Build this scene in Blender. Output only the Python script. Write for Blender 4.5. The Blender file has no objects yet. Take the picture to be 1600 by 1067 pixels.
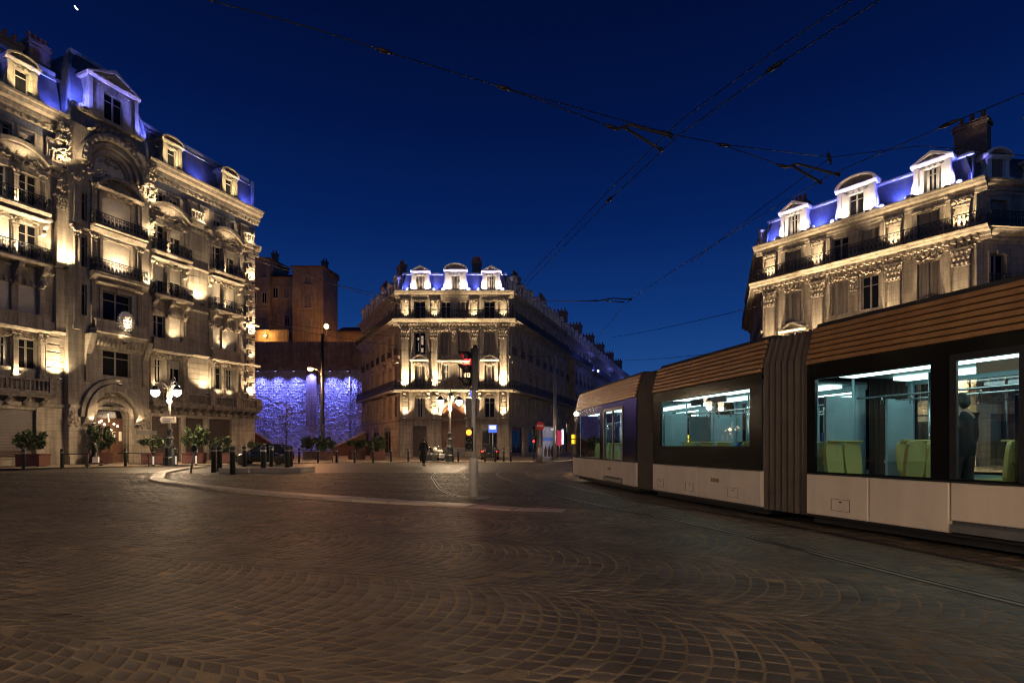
import bpy, math, random
import numpy as np
from mathutils import Matrix, Vector
PI = math.pi
R = math.radians
rnd = random.Random(7)
S = bpy.context.scene
C = S.collection

# ------------------------------------------------------------------ camera, sky, exposure
cd = bpy.data.cameras.new('camera'); cam = bpy.data.objects.new('camera', cd); C.objects.link(cam)
cam.location = (0, 0, 1.35); cam.rotation_euler = (R(90), 0, 0)
cd.sensor_width = 36; cd.lens = 36 * 850 / 1600
cd.shift_y = (696 - 533.5) / 1600
cd.clip_start = 0.05; cd.clip_end = 1500
S.camera = cam

W = bpy.data.worlds.new('World'); S.world = W; W.use_nodes = True
nt = W.node_tree
bg = nt.nodes['Background']; bg.inputs[1].default_value = 1.0
tc = nt.nodes.new('ShaderNodeTexCoord'); sx = nt.nodes.new('ShaderNodeSeparateXYZ'); cr = nt.nodes.new('ShaderNodeValToRGB')
nt.links.new(tc.outputs['Generated'], sx.inputs[0]); nt.links.new(sx.outputs[2], cr.inputs[0]); nt.links.new(cr.outputs[0], bg.inputs[0])
stops = [(0.0, (.024, .098, .290)), (.10, (.0145, .072, .255)), (.22, (.0052, .037, .180)), (.36, (.0017, .0160, .108)), (.50, (.0007, .0075, .060)), (.64, (.0004, .0042, .034)), (1.0, (.0003, .003, .022))]
e = cr.color_ramp.elements
e[0].position = stops[0][0]; e[0].color = (*stops[0][1], 1); e[1].position = 1.0; e[1].color = (*stops[-1][1], 1)
for p, c in stops[1:-1]:
    q = e.new(p); q.color = (*c, 1)
S.view_settings.view_transform = 'Standard'; S.view_settings.look = 'None'
S.view_settings.exposure = 0; S.view_settings.gamma = 1
S.cycles.use_denoising = True; S.cycles.denoising_prefilter = 'ACCURATE'; S.cycles.filter_width = 1.1
S.cycles.max_bounces = 6; S.cycles.diffuse_bounces = 2; S.cycles.glossy_bounces = 3; S.cycles.transparent_max_bounces = 16; S.cycles.transmission_bounces = 3
S.cycles.caustics_reflective = False; S.cycles.caustics_refractive = False
S.cycles.sample_clamp_indirect = 4.0

WARM = (1.0, .75, .46); LAMPC = (1.0, .71, .43); BLUE = (.14, .17, 1.0); SOD = (1.0, .42, .10)

# ------------------------------------------------------------------ materials
def mat(name, c1, c2=None, rough=.7, metal=0., nscale=3., bump=0., bscale=25., streak=0., spec=.5, em=None, ems=0., attr=False):
    m = bpy.data.materials.new(name); m.use_nodes = True
    n = m.node_tree.nodes; l = m.node_tree.links; b = n['Principled BSDF']
    b.inputs['Roughness'].default_value = rough; b.inputs['Metallic'].default_value = metal
    b.inputs['Specular IOR Level'].default_value = spec
    b.inputs['Base Color'].default_value = (*c1, 1)
    if em: b.inputs['Emission Color'].default_value = (*em, 1); b.inputs['Emission Strength'].default_value = ems
    if c2 or bump:
        t = n.new('ShaderNodeTexCoord'); co = t.outputs['Object']
    if c2:
        nz = n.new('ShaderNodeTexNoise'); nz.inputs['Scale'].default_value = nscale; nz.inputs['Detail'].default_value = 6; nz.inputs['Roughness'].default_value = .65
        l.new(co, nz.inputs['Vector'])
        rp = n.new('ShaderNodeValToRGB'); rp.color_ramp.elements[0].position = .35; rp.color_ramp.elements[1].position = .68
        rp.color_ramp.elements[0].color = (*c2, 1); rp.color_ramp.elements[1].color = (*c1, 1)
        l.new(nz.outputs[0], rp.inputs[0]); out = rp.outputs[0]
        if streak:
            mp = n.new('ShaderNodeMapping'); mp.inputs['Scale'].default_value = (3.5, 3.5, .22); l.new(co, mp.inputs[0])
            n2 = n.new('ShaderNodeTexNoise'); n2.inputs['Scale'].default_value = 1.; n2.inputs['Detail'].default_value = 5; l.new(mp.outputs[0], n2.inputs['Vector'])
            r2 = n.new('ShaderNodeValToRGB'); r2.color_ramp.elements[0].position = .38; r2.color_ramp.elements[1].position = .6
            r2.color_ramp.elements[0].color = (1 - streak,) * 3 + (1,); r2.color_ramp.elements[1].color = (1, 1, 1, 1)
            l.new(n2.outputs[0], r2.inputs[0])
            mx = n.new('ShaderNodeMix'); mx.data_type = 'RGBA'; mx.blend_type = 'MULTIPLY'; mx.inputs[0].default_value = 1
            l.new(out, mx.inputs[6]); l.new(r2.outputs[0], mx.inputs[7]); out = mx.outputs[2]
        if attr:
            at = n.new('ShaderNodeAttribute'); at.attribute_name = 'tint'
            mx = n.new('ShaderNodeMix'); mx.data_type = 'RGBA'; mx.blend_type = 'MULTIPLY'; mx.inputs[0].default_value = 1
            l.new(out, mx.inputs[6]); l.new(at.outputs['Fac'], mx.inputs[7]); out = mx.outputs[2]
        l.new(out, b.inputs['Base Color'])
    if bump:
        n3 = n.new('ShaderNodeTexNoise'); n3.inputs['Scale'].default_value = bscale; n3.inputs['Detail'].default_value = 8
        l.new(co, n3.inputs['Vector'])
        bp = n.new('ShaderNodeBump'); bp.inputs['Strength'].default_value = bump; bp.inputs['Distance'].default_value = .03
        l.new(n3.outputs[0], bp.inputs['Height']); l.new(bp.outputs[0], b.inputs['Normal'])
    return m

def glassmat(name, tint, refl=.10):
    m = bpy.data.materials.new(name); m.use_nodes = True
    n = m.node_tree.nodes; l = m.node_tree.links; n.clear()
    o = n.new('ShaderNodeOutputMaterial'); mx = n.new('ShaderNodeMixShader'); tr = n.new('ShaderNodeBsdfTransparent'); gl = n.new('ShaderNodeBsdfGlossy')
    lw = n.new('ShaderNodeFresnel'); lw.inputs[0].default_value = 1.5
    ad = n.new('ShaderNodeMath'); ad.operation = 'ADD'; ad.inputs[1].default_value = refl; ad.use_clamp = True
    tr.inputs[0].default_value = (*tint, 1); gl.inputs['Roughness'].default_value = .015; gl.inputs[0].default_value = (.95, .95, .95, 1)
    l.new(lw.outputs[0], ad.inputs[0]); l.new(ad.outputs[0], mx.inputs[0]); l.new(tr.outputs[0], mx.inputs[1]); l.new(gl.outputs[0], mx.inputs[2]); l.new(mx.outputs[0], o.inputs[0])
    return m

M = dict(
    stone=mat('pale_limestone', (.41, .355, .275), (.29, .245, .185), .85, nscale=1.1, bump=.35, bscale=14, streak=.35),
    stone2=mat('carved_limestone', (.40, .34, .26), (.21, .172, .128), .85, nscale=3.5, bump=.5, bscale=22, streak=.3),
    white=mat('painted_dormer', (.74, .70, .64), (.60, .56, .50), .7, nscale=3, bump=.15),
    slate=mat('slate_roof', (.13, .14, .17), (.07, .075, .10), .55, nscale=6, bump=.5, bscale=9),
    zinc=mat('zinc_flashing', (.42, .43, .46), (.30, .31, .34), .4, metal=.6),
    iron=mat('black_ironwork', (.018, .018, .018), rough=.5),
    wood=mat('brown_door_wood', (.15, .065, .028), (.09, .038, .018), .5, nscale=4, bump=.2),
    shut=mat('grey_shutter_paint', (.24, .205, .165), (.17, .145, .115), .7, nscale=2),
    blind=mat('beige_roller_blind', (.60, .53, .42), (.50, .44, .35), .8, nscale=2),
    frame=mat('window_frame_paint', (.25, .225, .185), rough=.6),
    pane=mat('dark_window_glass', (.010, .010, .011), rough=.10, spec=.16),
    litpane=mat('lit_window_glass', (.6, .5, .35), rough=.4, em=(1., .80, .48), ems=.35),
    rolls=mat('dark_roller_shutter', (.055, .035, .025), (.035, .022, .016), .55, nscale=2),
    shopfront=mat('grey_shopfront', (.20, .19, .175), (.13, .125, .115), .6, nscale=2),
    brick=mat('chimney_render', (.25, .17, .12), (.15, .10, .075), .9, nscale=3, bump=.4),
    pot=mat('terracotta_pot', (.30, .10, .05), rough=.85),
    oldwall=mat('old_ochre_render', (.34, .25, .17), (.22, .16, .11), .9, nscale=.7, bump=.3, streak=.3),
    tile=mat('roof_tiles', (.22, .11, .07), (.12, .06, .04), .9, nscale=4, bump=.6, bscale=8),
    rubble=mat('rubble_stone', (.42, .41, .40), (.22, .215, .21), .9, nscale=2.2, bump=.7, bscale=6),
    upwall=mat('upper_retaining_wall', (.34, .26, .19), (.20, .15, .115), .9, nscale=.8, bump=.5, bscale=6, streak=.3),
    darkmetal=mat('dark_green_cast_iron', (.022, .026, .024), rough=.38, spec=.6),
    greymetal=mat('galvanised_steel', (.30, .29, .28), (.22, .215, .21), .38, metal=.7, nscale=6),
    lampcream=mat('cream_lamp_paint', (.50, .46, .38), rough=.4),
    blackplastic=mat('black_plastic', (.012, .012, .012), rough=.45),
    planter=mat('red_brown_planter', (.085, .026, .020), (.055, .017, .014), .6, nscale=3),
    leaf=mat('evergreen_leaf', (.040, .060, .020), (.022, .036, .012), .55, nscale=2.5),
    bark=mat('bark', (.075, .055, .04), (.04, .03, .022), .9, nscale=9, bump=.5),
    soil=mat('soil', (.03, .022, .015), rough=1.),
    asphalt=mat('worn_asphalt', (.055, .05, .046), (.036, .033, .03), .62, nscale=1.5, bump=.5, bscale=60),
    joint=mat('sandy_joint', (.36, .275, .165), (.17, .13, .085), .95, nscale=.9, bump=.4, bscale=80),
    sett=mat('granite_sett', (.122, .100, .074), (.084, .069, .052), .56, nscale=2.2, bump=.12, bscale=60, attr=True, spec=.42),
    slab=mat('pavement_slab', (.30, .24, .17), (.20, .16, .12), .65, nscale=1.2, bump=.25, bscale=30),
    kerb=mat('pale_kerb_stone', (.42, .365, .28), (.31, .265, .20), .5, nscale=2, bump=.2, bscale=30),
    polepaint=mat('light_grey_pole_paint', (.50, .47, .42), (.40, .375, .34), .45, nscale=5),
    rail=mat('polished_rail_steel', (.30, .285, .26), rough=.30, metal=1.),
    groove=mat('rail_groove', (.012, .011, .010), rough=.8),
    concrete=mat('concrete', (.30, .26, .21), (.21, .185, .15), .8, nscale=2, bump=.4),
    skirt=mat('cream_tram_skirt', (.61, .53, .435), (.55, .475, .39), .35, nscale=1, streak=.10),
    tramblack=mat('black_tram_glazing', (.007, .007, .007), rough=.14, spec=.22),
    slat=mat('bronze_slat', (.30, .165, .066), (.22, .115, .044), .42, metal=.15, nscale=5, bump=.1),
    bellow=mat('brown_bellows_rubber', (.070, .053, .040), (.048, .037, .028), .75, nscale=3),
    under=mat('underframe_black', (.01, .01, .01), rough=.8),
    inwall=mat('pale_blue_interior', (.26, .38, .42), rough=.5),
    infloor=mat('dark_tram_floor', (.08, .09, .10), rough=.5),
    seaty=mat('lime_yellow_seat', (.40, .35, .11), rough=.6),
    seatb=mat('blue_seat', (.05, .10, .34), rough=.6),
    tlight=mat('cool_light_panel', (.8, .9, .9), rough=.5, em=(.70, 1., .97), ems=3.6),
    steel=mat('brushed_pole', (.5, .5, .5), rough=.25, metal=1.),
    globe=mat('lit_lamp_globe', (.9, .8, .6), rough=.4, em=(1., .86, .62), ems=7.),
    sodium=mat('sodium_lens', (.9, .5, .2), em=(1., .55, .16), ems=14.),
    redlens=mat('lit_red_lens', (.6, .02, .02), em=(1., .03, .035), ems=3.5),
    orangelens=mat('lit_orange_lens', (.7, .2, .05), em=(1., .20, .02), ems=5.),
    amber=mat('amber_lens', (.8, .5, .05), em=(1., .62, .02), ems=1.6),
    darklens=mat('dark_lens', (.02, .018, .016), rough=.2),
    headl=mat('lit_headlight', (.9, .85, .7), em=(1., .88, .65), ems=9.),
    taill=mat('lit_tail_light', (.6, .02, .02), em=(1., .06, .03), ems=1.2),
    bluelamp=mat('blue_flood_lens', (.6, .6, 1.), em=(.45, .52, 1.), ems=3.),
    warmlamp=mat('warm_flood_lens', (.9, .8, .6), em=(1., .80, .5), ems=5.),
    carpaint=mat('black_car_paint', (.010, .010, .011), rough=.12, spec=.8),
    carglass=mat('car_glass', (.015, .017, .02), rough=.04, spec=.8),
    tyre=mat('tyre_rubber', (.012, .012, .012), rough=.9),
    alloy=mat('alloy_wheel', (.55, .54, .52), rough=.3, metal=.9),
    cloth=mat('black_cloth', (.008, .008, .009), rough=.95),
    cloth2=mat('charcoal_cloth', (.018, .017, .018), rough=.95),
    skin=mat('skin', (.36, .21, .14), rough=.6),
    hair=mat('dark_hair', (.015, .011, .009), rough=.6),
    bag=mat('white_carrier_bag', (.70, .66, .60), rough=.5),
    signwhite=mat('white_sign', (.62, .58, .50), rough=.5),
    signblue=mat('lit_blue_sign', (.05, .12, .6), rough=.4, em=(.08, .2, 1.), ems=.9),
    signblue_w=mat('lit_white_sign', (.8, .85, .9), rough=.4, em=(.75, .85, 1.), ems=1.),
    signred=mat('red_sign', (.50, .02, .015), rough=.4),
    poster=mat('lit_poster', (.45, .48, .58), (.12, .14, .25), .4, nscale=1.4, em=(.35, .42, .75), ems=.12),
    posterblue=mat('lit_poster_blue', (.06, .16, .5), rough=.4, em=(.06, .18, .7), ems=.3),
    posterred=mat('lit_poster_red', (.55, .04, .12), rough=.4, em=(.8, .05, .2), ems=.12),
    motoy=mat('white_fairing', (.55, .55, .53), rough=.3),
    wire=mat('overhead_wire', (.012, .012, .013), rough=.6),
    insul=mat('brown_insulator', (.045, .025, .018), rough=.4),
    arm=mat('fibreglass_arm', (.05, .041, .034), rough=.6),
    moon=mat('moonlit', (.9, .9, .9), em=(.9, .95, 1.), ems=1.6),
)
M['tglass'] = glassmat('tram_window_glass', (.80, .92, .92), .07)
M['bglass'] = glassmat('shop_glass', (.5, .5, .5), .1)

# ------------------------------------------------------------------ mesh builder
class MB:
    def __init__(s): s.v = []; s.f = []; s.m = []; s.sm = []
    def add(s, vs, fs, mi=0, smooth=False):
        o = len(s.v); s.v += [tuple(p) for p in vs]
        for f in fs: s.f.append(tuple(i + o for i in f)); s.m.append(mi); s.sm.append(smooth)
        return s
    def box(s, x0, x1, y0, y1, z0, z1, mi=0):
        if x0 > x1: x0, x1 = x1, x0
        if y0 > y1: y0, y1 = y1, y0
        if z0 > z1: z0, z1 = z1, z0
        v = [(x0, y0, z0), (x1, y0, z0), (x1, y1, z0), (x0, y1, z0), (x0, y0, z1), (x1, y0, z1), (x1, y1, z1), (x0, y1, z1)]
        return s.add(v, [(0, 3, 2, 1), (4, 5, 6, 7), (0, 1, 5, 4), (1, 2, 6, 5), (2, 3, 7, 6), (3, 0, 4, 7)], mi)
    def bbox(s, x0, x1, y0, y1, z0, z1, b=.02, mi=0):   # box with a chamfered -y face and top
        v = [(x0, y0 + b, z0), (x1, y0 + b, z0), (x1, y1, z0), (x0, y1, z0), (x0, y0 + b, z1), (x1, y0 + b, z1), (x1, y1, z1), (x0, y1, z1),
             (x0 + b, y0, z0 + b), (x1 - b, y0, z0 + b), (x1 - b, y0, z1 - b), (x0 + b, y0, z1 - b)]
        return s.add(v, [(0, 3, 2, 1), (4, 5, 6, 7), (1, 2, 6, 5), (2, 3, 7, 6), (3, 0, 4, 7), (8, 9, 10, 11), (0, 1, 9, 8), (1, 5, 10, 9), (5, 4, 11, 10), (4, 0, 8, 11)], mi)
    def prof(s, pts, x0, x1, mi=0):      # profile of (y,z) pushed along x
        n = len(pts); v = [(x0, y, z) for y, z in pts] + [(x1, y, z) for y, z in pts]
        f = [(i, (i + 1) % n, (i + 1) % n + n, i + n) for i in range(n)] + [tuple(range(n - 1, -1, -1)), tuple(range(n, 2 * n))]
        return s.add(v, f, mi)
    def poly(s, pts, y0, y1, mi=0):      # outline of (x,z) pushed along y
        n = len(pts); v = [(x, y0, z) for x, z in pts] + [(x, y1, z) for x, z in pts]
        f = [(i, (i + 1) % n, (i + 1) % n + n, i + n) for i in range(n)] + [tuple(range(n - 1, -1, -1)), tuple(range(n, 2 * n))]
        return s.add(v, f, mi)
    def plan(s, pts, z0, z1, mi=0):      # outline of (x,y) pushed along z
        n = len(pts); v = [(x, y, z0) for x, y in pts] + [(x, y, z1) for x, y in pts]
        f = [(i, (i + 1) % n, (i + 1) % n + n, i + n) for i in range(n)] + [tuple(range(n - 1, -1, -1)), tuple(range(n, 2 * n))]
        return s.add(v, f, mi)
    def arch(s, cx, cz, r0, r1, y0, y1, a0=0., a1=PI, n=16, mi=0, ez=1.):
        v = []
        for i in range(n + 1):
            a = a0 + (a1 - a0) * i / n; c, q = math.cos(a), math.sin(a) * ez
            for r in (r0, r1):
                for y in (y0, y1): v.append((cx + r * c, y, cz + r * q))
        f = []
        for i in range(n):
            a, b = 4 * i, 4 * i + 4
            f += [(a, a + 2, b + 2, b), (a + 2, a + 3, b + 3, b + 2), (a + 3, a + 1, b + 1, b + 3), (a + 1, a, b, b + 1)]
        f += [(0, 1, 3, 2), (4 * n, 4 * n + 2, 4 * n + 3, 4 * n + 1)]
        return s.add(v, f, mi, False)
    def lathe(s, pr, cx=0, cy=0, n=12, mi=0, smooth=True):
        v = []; f = []
        for r, z in pr:
            for k in range(n):
                a = 2 * PI * k / n; v.append((cx + r * math.cos(a), cy + r * math.sin(a), z))
        for i in range(len(pr) - 1):
            for k in range(n):
                k2 = (k + 1) % n; f.append((i * n + k, i * n + k2, (i + 1) * n + k2, (i + 1) * n + k))
        f += [tuple(range(n - 1, -1, -1)), tuple(range((len(pr) - 1) * n, len(pr) * n))]
        return s.add(v, f, mi, smooth)
    def tube(s, path, r, n=6, mi=0, r2=None, smooth=True):
        P = [Vector(p) for p in path]; v = []; f = []; k = len(P)
        for i, p in enumerate(P):
            t = (P[min(i + 1, k - 1)] - P[max(i - 1, 0)])
            t = t.normalized() if t.length > 1e-9 else Vector((0, 0, 1))
            a = Vector((0, 0, 1)) if abs(t.z) < .9 else Vector((1, 0, 0))
            u = t.cross(a).normalized(); w = t.cross(u)
            rr = r if r2 is None else r + (r2 - r) * i / (k - 1)
            for j in range(n):
                q = 2 * PI * j / n; v.append(p + rr * (math.cos(q) * u + math.sin(q) * w))
        for i in range(k - 1):
            for j in range(n):
                j2 = (j + 1) % n; f.append((i * n + j, i * n + j2, (i + 1) * n + j2, (i + 1) * n + j))
        f += [tuple(range(n - 1, -1, -1)), tuple(range((k - 1) * n, k * n))]
        return s.add(v, f, mi, smooth)
    def ball(s, c, r, n=8, m=5, mi=0):
        rx, ry, rz = r if isinstance(r, (tuple, list)) else (r, r, r)
        v = [(c[0], c[1], c[2] - rz)]; f = []
        for i in range(1, m):
            a = -PI / 2 + PI * i / m
            for k in range(n):
                b = 2 * PI * k / n; v.append((c[0] + rx * math.cos(a) * math.cos(b), c[1] + ry * math.cos(a) * math.sin(b), c[2] + rz * math.sin(a)))
        v.append((c[0], c[1], c[2] + rz)); L = len(v) - 1
        for k in range(n):
            k2 = (k + 1) % n; f.append((0, 1 + k2, 1 + k)); f.append((L, L - n + k, L - n + k2))
            for i in range(m - 2): f.append((1 + i * n + k, 1 + i * n + k2, 1 + (i + 1) * n + k2, 1 + (i + 1) * n + k))
        return s.add(v, f, mi, True)
    def relief(s, *a_, **k_):
        n0 = len(s.sm); s.relief_(*a_, **k_); s.sm[n0:] = [False] * (len(s.sm) - n0); return s
    def relief_(s, x0, x1, z0, z1, y, d=.12, n=14, sd=1, mi=0):   # carved foliage: leaf-like lumps in mirrored swirls
        r = random.Random(sd); cx = (x0 + x1) / 2; w = (x1 - x0) / 2
        for i in range(n):
            fx = r.random(); px = fx * w; pz = z0 + (z1 - z0) * r.random()
            a = r.uniform(.05, .13) * min(1.4, max(.6, (z1 - z0)))
            for q in (-1, 1): s.ball((cx + q * px, y, pz), (a * r.uniform(.7, 1.5), d * r.uniform(.5, 1.), a * r.uniform(.6, 1.4)), 6, 4, mi)
        return s
    def mesh(s, name, mats):
        me = bpy.data.meshes.new(name); me.from_pydata(s.v, [], s.f)
        if not isinstance(mats, (list, tuple)): mats = [mats]
        for q in mats: me.materials.append(M[q] if isinstance(q, str) else q)
        if len(mats) > 1: me.polygons.foreach_set('material_index', s.m)
        me.polygons.foreach_set('use_smooth', s.sm)
        me.update()
        return me

def ob(name, me, parent=None, loc=(0, 0, 0), rot=0., mx=None, **k):
    o = bpy.data.objects.new(name, me); C.objects.link(o)
    if parent: o.parent = parent
    if mx is not None: o.matrix_basis = mx @ Matrix.Translation(loc) @ Matrix.Rotation(rot, 4, 'Z')
    else: o.location = loc; o.rotation_euler = (0, 0, rot)
    for a, b in k.items():
        if b: o[a] = b
    return o
def mk(name, mb, mats, parent=None, **k): return ob(name, mb.mesh(name, mats), parent, **k)
def thing(name, label, cat, loc=(0, 0, 0), rot=0., group=None):
    return ob(name, None, None, loc, rot, label=label, category=cat, group=group)
def kids(o): return [c for c in bpy.data.objects if c.parent == o]
def dup(root, loc, rot, label=None, group=None):
    cache = dup.c.setdefault(root.name, None)
    if cache is None:
        cache = dup.c[root.name] = [(c, kids(c)) for c in kids(root)]
    r = root.copy(); C.objects.link(r); r.location = loc; r.rotation_euler = (0, 0, rot)
    if label: r['label'] = label
    if group: r['group'] = group
    for c, gs in cache:
        d = c.copy(); C.objects.link(d); d.parent = r
        for g in gs:
            h = g.copy(); C.objects.link(h); h.parent = d
    return r
dup.c = {}
def struct(name, mb, mats, **k): return mk(name, mb, mats, kind='structure', **k)
def light(kind, parent, pos, power, color, r=.08, mx=None, dir=None, angle=90, blend=.9, name='lamp_light'):
    d = bpy.data.lights.new(name, kind); d.energy = power; d.color = color; d.shadow_soft_size = r
    o = bpy.data.objects.new(name, d); C.objects.link(o); o.parent = parent
    q = Matrix.Identity(4)
    if dir:
        q = Vector(dir).to_track_quat('-Z', 'Y').to_matrix().to_4x4(); d.spot_size = R(angle); d.spot_blend = blend
    o.matrix_basis = (mx or Matrix.Identity(4)) @ Matrix.Translation(pos) @ q
    return o
def px(x, y, z=0.):    # a point on the level z seen at photograph pixel (x, y)
    d = 850 * (1.35 - z) / (y - 696); return ((x - 800) / 850 * d, d, z)
def pd(x, d, z=0.): return ((x - 800) / 850 * d, d, z)
def pz(y, d): return 1.35 + (696 - y) * d / 850

def blockjoints(m, w=.95, h=.47):
    n = m.node_tree.nodes; l = m.node_tree.links; b = n['Principled BSDF']; t = n.new('ShaderNodeTexCoord'); sp = n.new('ShaderNodeSeparateXYZ'); cb = n.new('ShaderNodeCombineXYZ')
    l.new(t.outputs['Object'], sp.inputs[0]); l.new(sp.outputs[0], cb.inputs[0]); l.new(sp.outputs[2], cb.inputs[1])
    br = n.new('ShaderNodeTexBrick'); br.inputs['Scale'].default_value = 1; br.inputs['Mortar Size'].default_value = .012; br.inputs['Brick Width'].default_value = w; br.inputs['Row Height'].default_value = h; br.inputs['Bias'].default_value = 0
    br.inputs['Color1'].default_value = (1, 1, 1, 1); br.inputs['Color2'].default_value = (.86, .85, .83, 1); br.inputs['Mortar'].default_value = (.55, .53, .5, 1)
    l.new(cb.outputs[0], br.inputs[0]); src = b.inputs['Base Color'].links[0].from_socket
    mx = n.new('ShaderNodeMix'); mx.data_type = 'RGBA'; mx.blend_type = 'MULTIPLY'; mx.inputs[0].default_value = 1; l.new(src, mx.inputs[6]); l.new(br.outputs[0], mx.inputs[7]); l.new(mx.outputs[2], b.inputs['Base Color'])
blockjoints(M['stone']); blockjoints(M['upwall'], .8, .4)

def stains(m):   # worn, darker patches a metre or two across
    n = m.node_tree.nodes; l = m.node_tree.links; b = n['Principled BSDF']; t = n.new('ShaderNodeTexCoord'); nz = n.new('ShaderNodeTexNoise'); nz.inputs['Scale'].default_value = .55; nz.inputs['Detail'].default_value = 7; nz.inputs['Roughness'].default_value = .7
    l.new(t.outputs['Object'], nz.inputs['Vector']); rp = n.new('ShaderNodeValToRGB'); rp.color_ramp.elements[0].position = .36; rp.color_ramp.elements[1].position = .62; rp.color_ramp.elements[0].color = (.62, .60, .58, 1); rp.color_ramp.elements[1].color = (1.06, 1.05, 1.03, 1)
    l.new(nz.outputs[0], rp.inputs[0]); src = b.inputs['Base Color'].links[0].from_socket; mx = n.new('ShaderNodeMix'); mx.data_type = 'RGBA'; mx.blend_type = 'MULTIPLY'; mx.inputs[0].default_value = 1; l.new(src, mx.inputs[6]); l.new(rp.outputs[0], mx.inputs[7]); l.new(mx.outputs[2], b.inputs['Base Color'])
stains(M['sett']); stains(M['joint'])
M['curtain'] = mat('net_curtain', (.42, .39, .33), (.32, .30, .25), .9, nscale=4)
# ------------------------------------------------------------------ facade kit (x along the facade, -y out to the square, z up)
CA = {}
def cached(k, f):
    if k not in CA: CA[k] = f()
    return CA[k]
def wall(mb, x0, x1, z0, z1, ops=(), y=0., dp=.38, mi=0):
    xs = sorted({x0, x1} | {round(v, 4) for o in ops for v in o[:2] if x0 < v < x1}); zs = sorted({z0, z1} | {round(v, 4) for o in ops for v in o[2:] if z0 < v < z1})
    for a, b in zip(xs, xs[1:]):
        for c, d in zip(zs, zs[1:]):
            mx_, mz_ = (a + b) / 2, (c + d) / 2
            if any(o[0] < mx_ < o[1] and o[2] < mz_ < o[3] for o in ops): continue
            mb.add([(a, y, c), (b, y, c), (b, y, d), (a, y, d)], [(0, 1, 2, 3)], mi)
    for a, b, c, d in ops:
        v = [(a, y, c), (b, y, c), (b, y, d), (a, y, d), (a, y + dp, c), (b, y + dp, c), (b, y + dp, d), (a, y + dp, d)]
        mb.add(v, [(0, 4, 5, 1), (1, 5, 6, 2), (2, 6, 7, 3), (3, 7, 4, 0)], mi)
def spandrel(mb, x0, x1, zt, rise, y0, y1, n=8, mi=0):
    cx, w = (x0 + x1) / 2, (x1 - x0) / 2
    for q in (-1, 1):
        pts = [(cx + q * w, zt)]
        for i in range(n + 1):
            a = PI / 2 * i / n; pts.append((cx + q * w * math.cos(a), zt - rise + rise * math.sin(a)))
        if q < 0: pts = pts[::-1]
        mb.poly(pts, y0, y1, mi)
def courses(mb, x0, x1, z0, z1, ops, y=0., h=.42, pr=.035, gap=.035):
    n = max(1, round((z1 - z0) / h)); h = (z1 - z0) / n
    for i in range(n):
        a, b = z0 + i * h + gap / 2, z0 + (i + 1) * h - gap / 2
        segs = [(x0, x1)]
        for o in ops:
            if o[2] < b and o[3] > a:
                ns = []
                for s0, s1 in segs:
                    if o[1] <= s0 or o[0] >= s1: ns.append((s0, s1)); continue
                    if o[0] > s0: ns.append((s0, o[0]))
                    if o[1] < s1: ns.append((o[1], s1))
                segs = ns
        for s0, s1 in segs:
            if s1 - s0 > .05: mb.bbox(s0, s1, y - pr, y + .01, a, b, .012)
CORN = [(0., -.85), (-.08, -.85), (-.10, -.62), (-.22, -.58), (-.24, -.36), (-.52, -.30), (-.60, -.14), (-.70, -.10), (-.74, 0.), (0., 0.)]
def cornice(mb, x0, x1, zt, sc=1., ys=0., mi=0, hsc=None):
    hs = hsc or sc
    mb.prof([(ys + y * sc, zt + z * hs) for y, z in CORN], x0, x1, mi)
def dentils(mb, x0, x1, z, y, w=.16, h=.16, d=.14, st=.32, mi=0):
    n = int((x1 - x0) / st); o = (x1 - x0 - n * st) / 2
    for i in range(n): a = x0 + o + i * st; mb.box(a + (st - w) / 2, a + (st + w) / 2, y - d, y + .02, z, z + h, mi)

def f_frame(w, h, mul, tr):
    mb = MB(); t = .065
    mb.box(-w / 2, -w / 2 + t, 0, .07, 0, h); mb.box(w / 2 - t, w / 2, 0, .07, 0, h)
    mb.box(-w / 2 + t, w / 2 - t, 0.002, .07, 0, t); mb.box(-w / 2 + t, w / 2 - t, .002, .07, h - t, h)
    if mul: mb.box(-.055, .055, -.02, .06, t, h - t)
    if tr: mb.box(-w / 2 + t, w / 2 - t, .008, .055, h * tr, h * tr + .06)
    return mb.mesh('window', 'frame')
def f_pane(w, h, m):
    mb = MB()
    for a, b in ((-w / 2 + .05, -.03), (.03, w / 2 - .05)): mb.box(a, b, .03, .045, .05, h - .05)
    return mb.mesh('pane', m)
def f_shut(w, h):
    mb = MB(); nf = 3
    for k in range(nf):
        a = w * k / nf + .004; b = w * (k + 1) / nf - .010; ya, yb = (-.09, .01) if k % 2 else (.01, -.09)
        n = max(5, int(h / .22))
        mb.add([(a, ya, 0), (b, yb, 0), (b, yb, h), (a, ya, h), (a, ya + .03, 0), (b, yb + .03, 0), (b, yb + .03, h), (a, ya + .03, h)], [(0, 1, 2, 3), (5, 4, 7, 6), (0, 3, 7, 4), (1, 5, 6, 2), (3, 2, 6, 7)])
        for i in range(n):
            z0, z1 = h * i / n + .03, h * (i + 1) / n - .02; f0 = .16; xa, xb = a + (b - a) * f0, b - (b - a) * f0; y0, y1 = ya + (yb - ya) * f0, yb - (yb - ya) * f0
            mb.add([(xa, y0 - .022, z0), (xb, y1 - .022, z0), (xb, y1 - .004, z1), (xa, y0 - .004, z1)], [(0, 1, 2, 3)])
    return mb.mesh('shutter', 'shut')
def f_blind(w, h, f):
    mb = MB(); n = 14
    for i in range(n):
        a = h - h * f * (i + 1) / n; b = h - h * f * i / n; mb.box(-w / 2 + .03, w / 2 - .03, -.035 - .008 * (i % 2), -.02, a + .008, b)
    mb.box(-w / 2 + .02, w / 2 - .02, -.055, -.015, h - h * f - .05, h - h * f)
    return mb.mesh('roller_blind', 'blind')
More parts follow.
